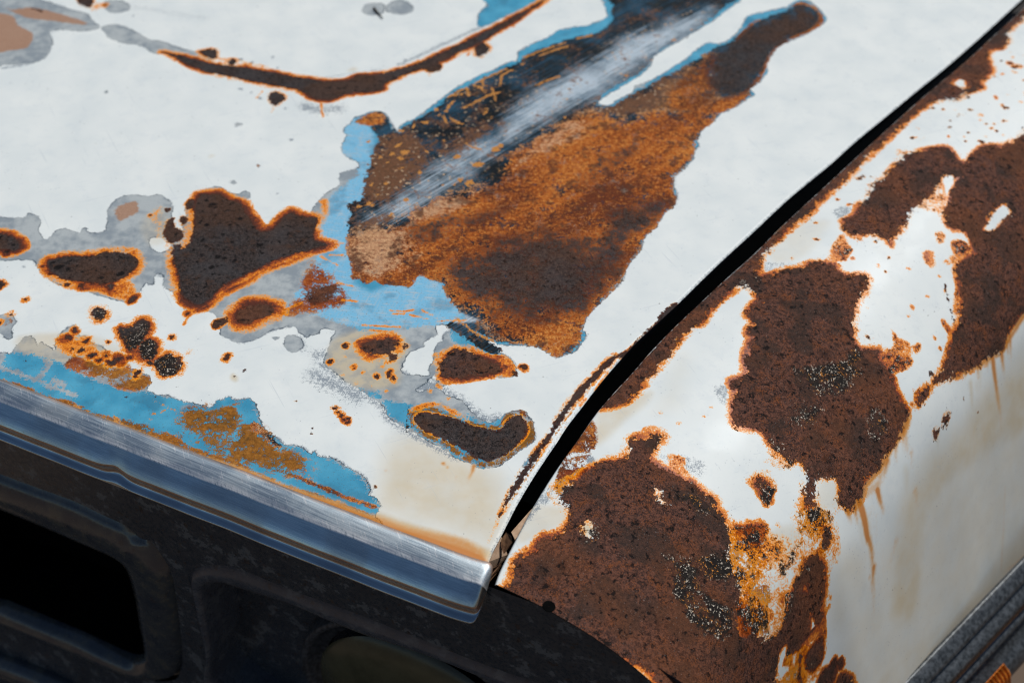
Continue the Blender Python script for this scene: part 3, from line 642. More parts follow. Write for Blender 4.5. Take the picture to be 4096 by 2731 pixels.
H.scab('E 1610,150 1680,150 1750,150 1830,190 1940,230 1960,290 2010,350 2060,425 2110,452 2200,415 2280,320 2330,292 F 380,315 460,335 550,335 540,380 520,450 525,520 640,555 560,580 450,615 330,645 200,690 E 1990,790 1800,880 1700,980 1600,1040 1520,1020 1440,940 1420,820 1390,700 1375,590 1450,590 1500,560 1530,480 1550,380 1550,270 1570,200', 4.4, 'large dark heart-shaped rust patch')
H.stroke('halo', 'F 520,600 330,690 100,770 E 1990,850 1820,920 1700,1030 1580,1080', 3.0, 7, 'soft', amt=.85)
H.stroke('halo', 'F 590,210 600,300 560,420 540,480', 2.2, 5, 'soft', amt=.7)
for q in ('E 1480,240 1530,190 1570,210 1550,260 1510,275', 'E 1440,340 1490,330 1490,390 1450,390', 'E 1320,420 1340,370 1390,350 1395,420 1460,440 1465,500 1400,545 1350,540 1310,480', 'E 1375,560 1450,560 1440,620 1390,620'): H.scab(q, 1.2, amt=.6)
H.dots('scab', 'E 1340,280,28 1205,325,16', halo=1.4, amt=.6)
H.stroke('halo', 'E 1275,270 1250,340 1275,400 1270,480', 2.6, 6, 'soft', amt=.5)
H.soft('tan', 'E 920,280 1000,230 1090,215 1105,290 1040,330 950,365', 5)
H.stroke('halo', 'E 1500,1090 1500,1140 1470,1200', .6, 3, 'soft', amt=.7)
H.scab('E 1900,1090 1960,1050 2050,1030 2150,1040 2200,1075 2190,1110 2130,1135 2050,1165 1960,1190 1905,1160', 6.0, 'small brown rust spot with a wide orange bloom', .5)
H.scab('E 1695,1190 1740,1150 1820,1145 1810,1190 1720,1230', 1.0, amt=.5)
SMEAR = 'F 420,830 560,740 640,830 780,930 760,1010 640,1070 480,1090 330,1090 350,1020 400,960'
H.soft('orange', SMEAR, 11, .95); H.soft('red', SMEAR, 12, .8); H.soft('orange', 'F 500,690 640,730 700,830 600,880 430,830 460,760', 12, .62); H.soft('orange', 'F 230,1090 340,1030 420,1000 520,1080 300,1130', 8, .62)
H.soft('core', 'F 420,960 500,890 600,870 700,885 745,915 720,955 640,1005 520,1030 440,1015', 10, .86)
H.patches.append(('rust_patch', 'ragged red-brown rust smear on the blue paint', H.sd('F 420,950 500,880 600,860 700,880 745,915 720,960 640,1010 520,1040 440,1020', 1)[0][H.sd('F 420,950 500,880 600,860 700,880 745,915 720,960 640,1010 520,1040 440,1020', 1)[1] > 0]))
for q in ('F 230,1090 340,1050 420,1020', 'F 560,540 760,545', 'F 640,640 740,640', 'F 500,480 640,520', 'F 700,860 820,890', 'F 740,1000 860,1010', 'F 1120,1080 1240,1090 1300,1080', 'F 1140,1110 1230,1110', 'F 1280,1120 1420,1150', 'F 1380,1080 1500,1150', 'F 1500,1170 1720,1160', 'F 900,1200 1200,1215', 'F 960,1240 1100,1250', 'F 560,650 700,720'):
    H.stroke('halo', q, .35, 2.6, 'soft', amt=.72)
H.scab('F 900,1360 960,1330 1060,1310 1130,1300 1180,1350 1150,1410 1060,1440 980,1440 910,1410', 4.4, 'double rust spot below the blue paint', .5, .95)
H.dots('scab', 'F 765,1365,32 1255,1365,26 1140,1460,32 645,1492,26 830,1535,17 1190,1335,13 870,1335,14 J 1110,185,32 1150,225,30 1015,205,22', halo=1.7, amt=.75)
H.stroke('halo', 'F 1040,1420 1090,1490 1160,1480', 1.5, 4, 'soft', amt=.75)
H.dots('halo', 'J 740,200,12 905,180,16 760,50,14 1050,130,20 850,265,12 1090,330,12 970,290,10 1000,60,10 1440,330,20 1510,290,24 1590,390,16 1490,40,24', 'soft', 2.5, amt=.6)
H.scab('J 1515,115 1560,50 1640,5 F 1570,1440 1640,1390 1760,1410 1880,1465 2000,1520 J 2040,140 1950,190 1780,210 1650,235 1550,215 1515,170', 3.4, 'tear-shaped rust patch with an orange tail', .45)
H.soft('halo', 'F 1540,1430 1680,1355 1800,1375 1930,1435 2040,1445 2115,1520 J 2125,150 2120,190 2070,215 1900,215 1700,245 1600,280 1510,245 1485,160 1505,80', 3, .58)
H.scab('J 2110,170 2140,175 2130,200 2100,215', 0); H.scab('J 2155,135 2185,115 2215,140 2210,165 2180,160', 1.4, amt=.6)
BOOT = 'J 1320,525 1380,495 1480,505 1600,535 1700,565 1780,605 1900,625 1990,640 2040,575 2110,525 2170,525 2215,585 2225,650 2175,725 2095,795 2015,855 1935,888 1850,882 1765,840 1650,765 1500,695 1385,635 1315,575'
H.scab(BOOT, 1.0, 'dark boot-shaped rust patch with an olive rim', amt=.4)
H.soft('orange', 'J 1260,520 1330,460 1480,450 1650,520 1800,575 1900,595 1990,600 2050,510 2110,485 2200,490 2265,590 2272,720 2180,780 2080,870 1960,925 1850,930 1740,890 1500,740 1330,650', 3, .72)
H.soft('brown', 'J 1260,520 1330,460 1480,450 1650,520 1990,600 2050,510 2110,485 2265,590 2272,720 2080,870 1960,925 1740,890 1330,650', 3, 1); H.soft('steel', 'J 1260,520 1330,460 1330,650', 1, 0)
H.stroke('halo', 'J 1290,480 1430,440 1520,440 1640,505 1730,560', 1.2, 5, 'soft', amt=.72)
H.stroke('drip', 'J 1790,925 1775,980 1750,1030 1745,1080', 1.2, 3, 'soft', (1, .1)); H.dots('drip', 'J 1550,905,18 1580,935,10', 'soft', 2.5, amt=.8)
for q in ('J 1090,960 1090,1000', 'J 1650,1010 1640,1060'): H.stroke('drip', q, .8, 3, 'soft', (.4, 0))
H.dots('scab', 'J 690,462,22 710,490,20 735,520,20 765,550,22 785,575,16', halo=1.6, amt=.9); H.stroke('halo', 'J 690,500 740,570 790,600', .8, 2.5, 'soft', amt=.5)
H.dots('scab', 'J 1000,1088,13 490,630,9 492,665,7 365,405,10 1410,-640,6', halo=.7, amt=.5)
# speckled clusters near the front left
BLIS = iter(('topmost of the three joined blistered rust spots', 'middle of the three joined blistered rust spots', 'lowest of the three joined blistered rust spots', 'lone round blistered rust spot above the joined three'))
for q in ('E 945,1230 1050,1205 1130,1145 1195,1175 1205,1230 1150,1320 1090,1380 1030,1400 985,1340', 'E 1120,1350 1190,1310 1260,1340 1265,1420 1200,1480 1130,1440', 'I 1290,50 1360,30 1440,80 1450,140 1400,195 1300,200 1250,140 1240,90', 'E 740,1070 800,1058 840,1085 838,1130 800,1160 750,1150 735,1110'):
    H.scab(q, 3.0, next(BLIS), amt=.75); H.soft('black', q, 4, .62)
H.dots('scab', 'E 600,1235,24 550,1300,26 660,1400,34 690,1325,24 590,1390,18 740,1440,34 790,1480,24 850,1435,26 890,1500,44 950,1470,24 1200,1500,24 1430,1465,16 0,880,42 0,1180,14 85,1115,20 1380,1295,18 205,995,14 865,1340,10 1515,1420,10 1800,1470,20 1820,1445,16 1500,1110,16 I 1110,180,24 1080,210,14 1420,60,16 1045,60,20', halo=2.6, amt=.78)
H.soft('halo', 'E 450,1320 540,1270 600,1320 700,1300 760,1370 700,1430 600,1440 470,1400', 9, .66); H.soft('halo', 'E 1090,1330 1200,1300 1280,1400 1400,1440 1440,1540 1180,1540 1030,1440', 8, .5)
H.soft('halo', 'E 900,1430 960,1420 1010,1480 1000,1540 900,1530', 4, .8)
H.soft('orange', 'I 520,120 600,40 720,80 800,100 1000,110 1100,160 1210,220 1200,270 1110,320 950,310 800,240 700,210 560,160', 4.5, .95); H.soft('red', 'I 540,120 600,40 720,80 800,170 700,200 560,150', 8, .8)
H.soft('brown', 'I 700,80 1210,220 1200,270 1110,320 800,240', 5, .8)
H.dots('stain', 'I 1875,225,36', 'soft', 3, amt=.8); H.dots('scab', 'I 1875,212,9 1957,160,9 1015,375,8 1250,375,10 505,205,8 200,85,10')
H.soft('red', 'E -40,1180 30,1190 60,1240 -40,1250', 5, .7); H.soft('orange', 'E 20,1150 90,1110 100,1170 40,1200', 4, .6)
H.dots('hole', 'E 1705,235,34 2085,560,26 1740,650,32 1920,350,22 1620,520,24 1655,400,22 1690,740,24 1740,130,16 1840,400,14 1880,680,14 470,740,34 960,790,32 545,750,22 400,795,22 810,820,18 660,775,12 1940,1160,18 105,560,16 60,610,26 F 1790,770,10 1620,1430,18 1800,1470,14 J 1700,40,14 1600,30,20 1880,660,14 1560,580,12', 'soft', 2.5)
# --- worn strip along the gap
H.scab('K 910,35 850,85 770,165 690,250 600,335 530,430 445,560 370,700 290,790 200,930 120,1050 40,1220 -10,1330 20,1290 170,1060 290,880 370,750 450,640 530,510 640,385 750,255 840,155 930,60', 1.6, 'narrow rust strip along the hood gap', amt=.34)
H.stroke('tan', 'K 905,70 830,170 740,280 640,400 530,530 450,660 370,770 290,900 170,1080 50,1260 0,1350', .5, 1.6, 'soft', amt=1.0)
H.stroke('mark', 'K 900,75 830,172 640,402 450,662 290,902 50,1262', .32)
H.stroke('blue', 'J 2340,740 2260,840 2200,930', 1.2); H.stroke('chip', 'J 2340,740 2260,840 2200,930', 1.5)
for q in ('G 1400,1020 1320,1075 1260,1140 1240,1185 1180,1235 1080,1330 1020,1390 940,1450 980,1460 1100,1350 1260,1200 1410,1060',):
    H.scab(q, .4, amt=.4); H.soft('brown', q, 3)
H.soft('blue', 'G 1240,1185 1180,1235 1080,1330 1100,1350 1260,1210', 1)
for q in ('K 950,40 860,180 760,320', 'K 690,380 640,440', 'K 540,600 460,690', 'J 1990,1330 1950,1450 1900,1540'):
    H.stroke('halo', q, .6, 2.5, 'soft', amt=.5)
H.f['fuzz'] = np.maximum(H.f['fuzz'], (.5 * np.clip(1 - dist_r / 3.0, 0, 1)).ravel().astype(np.float32))
# --- fuzz: wet-worn paint, greyed
H.stroke('fuzz', 'J 560,110 700,230 860,330 1040,450 1100,560 1250,650 1450,760 1650,870', 1.6, 7, 'soft', amt=.95)
H.stroke('fuzz', 'J 520,200 700,290 860,370', 7, 14, 'soft', amt=.72)
H.stroke('fuzz', 'J 1180,200 1320,270 1480,290', 6, 8, 'soft', amt=.95); H.stroke('fuzz', 'J 1560,330 1680,400 1780,490 1900,560 1990,540', 3.5, 9, 'soft', amt=.85)
H.dots('fuzz', 'F 540,1440,70 430,1385,26 690,1250,24', 'soft', 10, amt=.8)
H.stroke('fuzz', 'B 1200,515 1400,425 1600,330 1800,240 1940,185', 2.0, 7, 'soft', amt=.85); H.stroke('fuzz', 'B 380,600 600,620 800,590 1050,560', 1.5, 5, 'soft', amt=.55)
H.stroke('fuzz', 'B 440,850 560,880 700,870', 6, 14, 'soft', amt=.75)
H.dots('fuzz', 'A 1925,715,22 2010,742,16 2080,790,22 B 330,1120,20 285,870,18 440,875,20 60,55,8 185,460,18 1240,480,20 1518,355,16 A 1065,130,18 E 190,735,14 2220,150,10 B 220,545,14', 'soft', 3, amt=1.0)
H.stroke('fuzz', 'A 1040,60 1200,80 1500,130 1650,150', 3, 10, 'soft', amt=.42); H.stroke('fuzz', 'A 980,25 1040,60 970,95', .6, 3, 'soft', amt=.8)
H.stroke('fuzz', 'E 1100,470 1160,540 1200,600', 2, 4, 'soft', amt=.8); H.stroke('fuzz', 'E 1240,690 1280,720 1260,790 1310,800', 2.5, 4, 'soft', amt=.7)
H.stroke('fuzz', 'F 0,1325 100,1280 200,1240 340,1205', .8, 3, 'soft', amt=.9)
H.dots('stain', 'B 820,560,48 A 1690,1250,24', 'soft', 4, amt=.5)
# --- patches of other coats as pieces of the panel (rust patches above win over these)
pp = H.patches; H.patches = []
H.patch('primer_patch', 'grey primer patch stained tan in the far left corner', 'A -60,-40 360,8 700,115 795,210 640,248 400,260 410,390 300,495 -60,500')
H.patch('primer_patch', 'grey primer finger leading into the rust line', 'A 810,230 870,205 1000,215 1180,315 1420,375 1600,425 1440,450 1240,430 1100,360 900,320')
H.patch('primer_patch', 'long grey primer patch around the left rust spots', LEFT)
H.patch('blue_paint_patch', 'blue paint patch above the rust line', 'B 1885,-40 1890,40 1815,160 1820,210 1880,215 2050,130 2400,-40')
H.patch('blue_paint_patch', 'light blue scratched paint beside the great rust patch', 'B 760,1020 840,960 980,1080 990,1200 930,1400 F 915,0 900,180 790,330 760,540 820,800 1000,870 1340,790 1520,860 1580,1060 1690,1150 1480,1200 900,1240 600,1140 230,1110 420,830 520,600 640,240 850,0 B 870,1305 740,1220 735,1150 785,1080')
H.patch('blue_paint_patch', 'blue strip with brown rust along the chrome trim', FRONT)
H.patch('rust_patch', 'great orange-brown rust patch with scoured black steel at its upper side', INNER)
H.patches += pp
hood_obj = H.build('hood', car, grid_normals(H.pos, H.shape))
# hood edge folded down inside the gap
e0 = HP[:, -1]; tang = np.gradient(right, axis=0); tang /= np.linalg.norm(tang, axis=1, keepdims=True)
inn = np.stack([-tang[:, 1], tang[:, 0], 0 * tang[:, 0]], 1)
rows = [e0 + inn * a + np.array([0, 0, b]) for a, b in ((0, 0), (.0004, -.002), (.0014, -.004), (.002, -.007), (.003, -.011))]
st = 4; V = np.concatenate([r[::st] for r in rows]); n_ = len(rows[0][::st])
mesh_obj('hood_edge', V, grid_faces(5, n_), BLACK, hood_obj)

# ------------------------------------------------------------------ fender
FEN_EDGE = np.array([(1980, 2330), (2000, 2275), (2065, 2147), (2120, 2042), (2200, 1912), (2250, 1838), (2320, 1742), (2380, 1655), (2450, 1572), (2525, 1492), (2600, 1405), (2700, 1302),
    (2800, 1208), (2900, 1115), (3020, 1008), (3120, 908), (3220, 815), (3340, 705), (3470, 585), (3570, 495), (3670, 405), (3770, 320), (3870, 238), (3970, 145), (4096, 30), (4300, -155), (4620, -440)])
FZ = -.002
NS, NTT = 840, 470
Ecur, LS = resample(on_level(catmull(FEN_EDGE, False, 4), FZ), NS, 8)
prof = catmull(np.array([(0, -1.6), (1.2, -.3), (4, 0), (40, -.2), (80, -5), (112, -14), (145, -29), (164, -42), (181, -64), (197, -100), (216, -155), (233, -208), (249, -262), (262, -320)], float), False, 8)
prof, LT = resample(prof, NTT, 4)
s_mm = np.linspace(0, LS * 1000, NS); t_mm = np.linspace(0, LT, NTT)

def smooth01(x): x = np.clip(x, 0, 1); return x * x * (3 - 2 * x)
E_T0 = (Ecur[6] - Ecur[0]) / np.linalg.norm(Ecur[6] - Ecur[0])
def fender_xyz(s, t):
    s, t = np.asarray(s, float), np.asarray(t, float)
    E = np.stack([np.interp(s, s_mm, Ecur[:, k]) for k in range(3)], -1)
    E = E + (np.minimum(s, 0) / 1000)[..., None] * E_T0
    w = np.interp(t, t_mm, prof[:, 0]) + np.minimum(t, 0); z = np.interp(t, t_mm, prof[:, 1])
    k = smooth01(s / 260.0)
    az = np.radians(-29.0 * (1 - k) - 39.7 * k)
    w = w * (.84 + .16 * k)
    nose = np.clip(1 - s / 150.0, 0, 1) ** 2
    z = z - nose * (1 + 5 * np.clip(w / 120, 0, 1.3) ** 1.3)
    return E + np.stack([np.cos(az) * w, np.sin(az) * w, z], -1) / 1000

gs, gt = np.meshgrid(np.linspace(0, s_mm[-1], 150), np.linspace(0, t_mm[-1], 110), indexing='ij')
GPX = project(fender_xyz(gs, gt)).reshape(-1, 2); GST = np.stack([gs.ravel(), gt.ravel()], 1)
def fender_uv(p):
    p = np.asarray(p, float)[:, :2]; out = np.empty_like(p)
    for k in range(0, len(p), 200):
        d = ((p[k:k + 200, None] - GPX[None]) ** 2).sum(-1); out[k:k + 200] = GST[d.argmin(1)]
    for _ in range(4):
        q = project(fender_xyz(out[:, 0], out[:, 1])); h = .8
        js = (project(fender_xyz(out[:, 0] + h, out[:, 1])) - project(fender_xyz(out[:, 0] - h, out[:, 1]))) / (2 * h)
        jt = (project(fender_xyz(out[:, 0], out[:, 1] + h)) - project(fender_xyz(out[:, 0], out[:, 1] - h))) / (2 * h)
        r = p - q; det = js[:, 0] * jt[:, 1] - js[:, 1] * jt[:, 0]; det = np.where(abs(det) < .05, .05, det)
        ds = (r[:, 0] * jt[:, 1] - r[:, 1] * jt[:, 0]) / det; dt = (js[:, 0] * r[:, 1] - js[:, 1] * r[:, 0]) / det
        out[:, 0] += np.clip(ds, -25, 25); out[:, 1] += np.clip(dt, -25, 25)
        out[:, 0] = np.clip(out[:, 0], -60, s_mm[-1] + 60); out[:, 1] = np.clip(out[:, 1], -40, t_mm[-1] + 40)
    return out

S2, T2 = np.meshgrid(s_mm, t_mm, indexing='ij')
FP = fender_xyz(S2, T2)
F = fender = Surface(FP.reshape(-1, 3), np.stack([S2.ravel(), T2.ravel()], 1), (NS, NTT), fender_uv)
RED = .9; F.hk = 2.5
F.f['chip'][:] = -30
EDGE_STRIP = ('D 2500,-80 2352,140 2290,200 2220,270 2230,330 2180,380 2090,400 2070,460 2090,570 2010,650 2010,710 1900,740 1830,790 1720,800 1600,830 1500,900 1400,980 1290,1080 1200,1170 1080,1280 970,1390 880,1480 H 780,150 700,240 620,320 540,380 450,440 380,520 290,620 230,700 225,770 '
  '250,850 150,880 G 1910,905 1830,950 1720,1040 1650,1130 1610,1190 1520,1240 1440,1310 1340,1450 1230,1568 K 1290,110 1200,210 1130,300 1050,390 920,440 815,465 780,470 900,320 1060,160 1220,-20 G 1200,1400 1400,1180 1600,1000 1800,815 H 0,770 200,600 400,400 600,210 840,0 D 900,1330 1100,1150 1300,970 1500,790 1700,620 1900,460 2100,270 2500,-120')
F.scab(EDGE_STRIP, 2.2, 'narrow brown rust band along the fender edge', RED, .72)
R1 = ('D 1400,1235 1500,1210 1640,1185 1740,1180 1790,1230 1830,1280 1900,1300 1960,1220 2060,1170 2180,1165 2280,1130 2420,1040 H 2420,200 1900,50 1830,20 1760,200 1720,300 1720,60 1640,130 1540,210 1460,280 1420,350 1370,430 1320,480 1260,520 1200,500 1100,470 1000,490 920,450 900,380 950,350 1010,310 1040,220 1120,150 1150,70 1230,20')
F.scab(R1, 2.0, 'wide brown rust field at the back of the fender', RED, .8)
R2 = ('H 1830,20 1760,200 1720,300 1720,380 1780,430 1860,440 1920,500 1950,580 1940,640 1800,720 1810,800 1840,900 1850,1050 1850,1120 1820,1190 1780,1280 1750,1400 1720,1500 L 1690,160 1630,260 1750,230 1900,160 2050,90 2130,20 H 2180,1400 2250,1220 2352,1090 2480,900 2500,300 2300,-100')
F.scab(R2, 2.0, 'long brown rust field running along the fender shoulder', RED, .8)
R3 = ('H 240,820 350,800 430,760 540,750 640,710 730,700 830,710 870,770 950,810 1080,800 1110,840 1080,920 1030,1000 1000,1080 990,1180 1000,1250 990,1300 1020,1380 1100,1400 1190,1390 L 1190,60 1230,130 1290,210 1310,290 1370,400 1420,480 1420,550 1350,690 1270,810 1170,960 1080,1060 1050,1180 990,1240 940,1270 880,1230 860,1160 870,1060 '
  '800,1020 720,1030 690,1080 680,1140 660,1250 600,1250 590,1100 600,960 560,880 480,900 400,830 310,760 290,690 220,640 100,615 20,580 10,470 30,330 0,260 K 1860,240 1930,220 1970,150 1970,0 G 1960,1568 1980,1400 2010,1300 1980,1260 2020,1180 1970,1110 2060,1000 2080,1000 2010,920 2010,850')
F.scab(R3, 2.2, 'large brown rust patch in the middle of the fender', RED, .85)
R4 = ('K 1000,860 1040,750 1080,710 1190,700 1200,665 1240,660 1300,685 1290,740 1230,810 1220,890 1320,950 1420,1000 1520,1050 1560,1090 1640,1150 1720,1200 1740,1270 1790,1320 1830,1400 1950,1420 2060,1400 O 2100,340 2070,450 2080,500 2120,560 2110,640 2050,720 1990,760 1980,850 1960,950 1990,1100 2100,1200 P 260,1230 400,1150 480,900 540,700 620,560 700,560 755,620 765,750 745,900 730,1050 '
  '640,1150 560,1270 480,1330 400,1300 380,1420 360,1540 400,1640 O 1500,1700 1300,1600 1130,1420 940,1360 540,1200 230,1050 -60,900 60,800 110,650 130,580 200,540 280,500 330,420 450,380 540,310 560,200 500,130 450,60 450,0 K 480,1150 520,1080 620,1030 720,960 790,920 850,895 950,880')
F.scab(R4, 3.0, 'great dark rust patch on the fender nose', RED, .8)
F.soft('orange', 'K 740,560 770,640 770,750 730,830 690,900 700,950 600,1050 560,1150 480,1200 430,1130 440,1060 480,950 520,830 600,740 680,640', 4, .95)
F.soft('orange', 'O 1850,350 2100,330 2080,480 2160,620 2100,720 2000,800 1950,950 1850,700 1880,520', 9, .85)
F.soft('halo', 'O 1900,330 2100,340 2150,600 2050,760 2000,1000 2100,1150 2250,1150 2300,1000 2150,960 2060,830 2160,700', 7, .55)
F.soft('orange', 'P 150,780 330,780 330,900 300,1000 330,1140 250,1200 140,1120 100,960', 6, 1.0); F.soft('black', 'P 140,900 330,1000 400,1150 300,1220 150,1150', 7, .52)
F.sdf('scab', 'O 1870,340 2110,330 2080,480 2160,620 2120,720 2030,800 1990,950 2010,1150 1930,1180 1890,1000 1930,850 1880,700 1830,520', cut=True); F.soft('orange', 'O 1850,320 2120,320 2100,480 2180,620 2140,720 2050,800 2010,950 2030,1170 1920,1190 1870,1000 1910,850 1860,700 1810,520', 10, .95); F.soft('halo', 'O 1950,320 2130,310 2180,620 2160,760 2060,850 2040,1000 2120,1150 2260,1180 2320,1000 2352,900 2180,900 2240,640 2352,560 2352,420 2200,400', 12, .42); F.soft('black', 'O 1980,320 2140,310 2200,620 2352,560 2340,960 2150,1190 1980,1180 2000,800', 12, .36); F.soft('black', 'O 1870,340 2110,330 2160,620 2030,800 2010,1150 1890,1000', 9, .40); F.soft('red', 'O 1820,340 1950,330 1950,600 1900,900', 12, 1)
F.sdf('scab', 'P 90,960 170,800 310,800 310,960 330,1120 250,1180 150,1100', cut=True)
F.soft('orange', 'P 545,190 800,180 810,260 760,350 800,400 830,560 760,560 700,530 560,500 540,430 540,300', 9, .85); F.soft('halo', 'P 520,150 825,150 850,300 870,450 850,600 740,600 530,540', 11, .50); F.soft('black', 'P 545,190 800,180 810,300 560,500', 3, .40)
F.soft('orange', 'P 420,1260 560,1290 740,1200 760,1240 740,1380 600,1568 400,1568 360,1450', 7, 1.05); F.soft('halo', 'P 380,1260 560,1290 740,1000 770,1240 740,1400 640,1568 380,1568', 6, .45)
F.dots('black', 'P 560,230,40 690,220,60 790,200,34 580,330,30 600,400,40 560,470,44 740,470,34 420,640,60 300,690,34 380,790,24 150,1040,50 250,1090,60 330,1180,40 120,900,30 620,650,40 500,560,50 800,350,26 460,1330,26 660,1420,24 520,1500,30 O 1960,420,60 2060,380,50 2100,560,40 1980,620,50 2030,720,40 1940,850,50 2020,900,40 1900,560,40', 'soft', 6, amt=.72); F.dots('halo', 'P 850,430,20 830,560,16 800,660,20 800,880,24 790,960,22 760,1000,26 O 1870,280,20 2230,300,20', 'soft', 4, amt=.6)
F.scab('P 640,1300 740,1210 740,1350 700,1420 640,1480 600,1400', 2, None, RED); F.scab('P 560,1330 570,1420 560,1530 575,1600 545,1600', 1, None, RED)
F.scab('P 800,1450 835,1385 850,1420 830,1520 790,1568 700,1600 740,1480', 2.5, None, RED); F.scab('P 870,1400 895,1370 905,1420 880,1450', 1.6, None, RED); F.scab('P 890,1500 960,1500 990,1540 990,1620 860,1620', 2, None, RED)
F.scab('P 740,330 800,330 800,420 780,480 740,450', 3, None, RED, .8)
for q in ('L 130,1060 200,990 320,960 330,1040 310,1090 370,1110 340,1160 310,1260 260,1250 210,1130',):
    F.soft('halo', q, 3, .62); F.soft('black', q, 3, .42)
F.scab('L 200,1060 240,1020 300,1050 300,1130 300,1190 260,1170 230,1120', 2.5, 'small rust spot between the two great patches', RED)
F.scab('L 1560,300 1590,285 1590,340 1520,430 1500,440 1500,360', 1.8, 'small rust spot beside the shoulder patch', RED, .75); F.dots('halo', 'L 1460,440,26 1520,380,30', 'soft', 3, amt=.6)
F.scab('L 1700,600 1710,530 1755,495 1750,560 1715,630', 1.0, 'elongated rust chip on the fender side', RED, .5); F.scab('L 1620,660 1660,620 1670,650 1640,710', 1.0, 'smaller rust chip on the fender side', RED, .5); F.dots('scab', 'L 1605,185,14 1870,390,9 1985,495,5', halo=.6, amt=.5)
F.soft('halo', 'P 200,360 330,380 420,520 560,480 560,620 400,760 300,800 250,640', 10, .44); F.soft('black', 'P 200,360 560,480 400,760 260,640', 10, .34); F.soft('halo', 'P 380,560 560,480 560,640 470,800 430,980 330,1180 270,1160', 9, .40)
# white islands in the rust
def island(src, ring=.75, w=2.6):
    idx, d = F.sd(src, 8); was = np.maximum(F.f['scab'][idx], (F.f['orange'][idx] > .3) * 1.0 - .5); F.f['scab'][idx] = np.minimum(F.f['scab'][idx], -d - .3)
    if ring: F.f['halo'][idx] = np.where((d > -w) & (was > -.5), np.maximum(F.f['halo'][idx] * (d < 0), ring * np.clip(1 - np.abs(d) / w, 0, 1)), F.f['halo'][idx])
    for k in ('orange', 'black', 'core', 'brown'): F.f[k][idx] *= np.clip(-d / 1.5, 0, 1)
island('H 1700,20 1760,-5 1805,20 1800,70 1770,120 1750,200 1720,260 1620,200 1640,130 1690,70')
island('H 2030,420 2100,310 2180,240 2230,270 2220,330 2160,400 2110,450 2060,450', .5)
island('O 640,320 690,280 735,300 750,370 720,395 680,370', .7, 3); F.dots('stain', 'O 700,330,60', 'soft', 5, amt=.9)
island('P 290,745 400,720 470,740 510,800 440,850 430,950 390,1050 350,1160 320,1140 310,1000 330,900 330,800', .6)
island('P 400,1320 450,1265 450,1350 430,1420 480,1440 420,1530 390,1530 380,1440', .5); island('P 650,1030 690,1090 700,1170 650,1265 610,1250 640,1140', .7); island('P 500,1360 530,1330 520,1420 495,1430', .5)
island('P 650,480 690,430 720,440 715,490 680,510', .7, 3); island('P 575,800 600,770 630,800 620,850 580,850', 1.0, 9)
island('K 1225,1150 1270,1130 1290,1170 1250,1190', 0); island('K 1290,1200 1340,1190 1345,1230 1300,1230', 0)
# speckled places on the fender
for q, a in (('H 800,600 900,460 930,520 970,600 900,690 740,700 790,640', .5), ('H 1770,540 1850,520 1930,590 1900,650 1780,720 1690,690 1780,640', .52), ('H 1290,1230 1350,1300 1440,1350 1450,1500 1390,1540 1310,1490 1290,1420 1200,1380 1310,1380', .55),
             ('H 1545,620 1625,615 1640,740 1580,730', .7), ('H 1650,460 1710,460 1710,530 1660,540', .6), ('H 1820,900 1850,1100 1790,1120 1790,1000', .6), ('H 1700,1150 1770,1220 1770,1300 1700,1200', .7), ('H 1460,1370 1520,1350 1510,1420 1480,1420', .6), ('H 1230,530 1310,590 1320,480 1380,420', .6),
             ('L 1190,0 1440,60 1430,140 1290,190 1230,120', .6), ('H 1500,250 1700,130 1740,220 1680,330 1640,300', .5), ('K 1330,830 1480,860 1480,940 1560,1080 1400,1000', .5), ('K 1960,1050 2080,960 2160,970 2220,1110', .3), ('L 270,900 400,830 500,900 460,960', .7), ('L 290,690 460,700 520,880 330,860', .55), ('D 1340,1200 1400,1235 1380,1290 1330,1260', .6), ('D 1770,1180 1830,1270 1800,1240', .6)):
    F.soft('halo', q, 4, a); F.soft('black', q, 4, a * .55)
for q, a in (('L 520,150 750,120 950,90 1060,180 1000,330 900,360 750,380 620,280', .70), ('L 1110,470 1200,460 1270,640 1240,720 1150,730 1100,620', .80), ('L 470,420 760,430 700,560 520,620', .5), ('O 1300,530 1420,560 1830,560 1830,740 1600,720 1700,900 1850,1000 1850,1200 1650,1200 1560,1100 1450,950 1380,800 1380,700', .72), ('O 640,430 770,300 830,340 780,500 680,470', .6), ('K 1230,1080 1420,1150 1740,1180 1700,1300 1400,1300 1240,1200', .44), ('L 960,0 1010,0 1040,80 960,100', .7), ('G 1900,870 1990,820 2080,790 2050,870 1960,910', .6)):
    F.soft('black', q, 9, a)
F.soft('halo', 'O 1270,660 1330,620 1650,600 1640,660 1500,720 1300,700', 5, .62)
F.soft('tan', 'O 1270,660 1330,620 1650,600 1640,660', 3, .5)
F.stroke('scab', 'H 1720,880 1735,960 1760,1060 1795,1180', .5)
F.dots('scab', 'H 690,382,13 690,515,15 1100,1292,17 905,670,17 958,600,15 400,510,12 1035,25,16 1075,10,12 1130,15,14 830,155,9 860,195,6 950,238,8 880,725,10 1270,660,10 1035,515,10 1160,535,12 495,455,8 1245,775,6 1640,1305,9 1680,1385,9 490,665,8', halo=1.2, amt=.7)
F.dots('halo', 'H 1455,1060,24 1425,1125,16 980,665,16 1190,725,20 1430,750,16 1675,810,16 1580,970,18 1100,1060,10 490,660,26 995,25,20 870,115,10 1720,930,22 K 1635,530,10 1690,455,12 1425,585,16 1290,500,14', 'soft', 2.5, amt=.5)
rng = np.random.default_rng(4)
reg = catmull(pts('D 1330,1080 1600,850 2050,700 2150,450 2420,330 2420,1010 2000,1150 1700,1150 1400,1190'), True, 2)
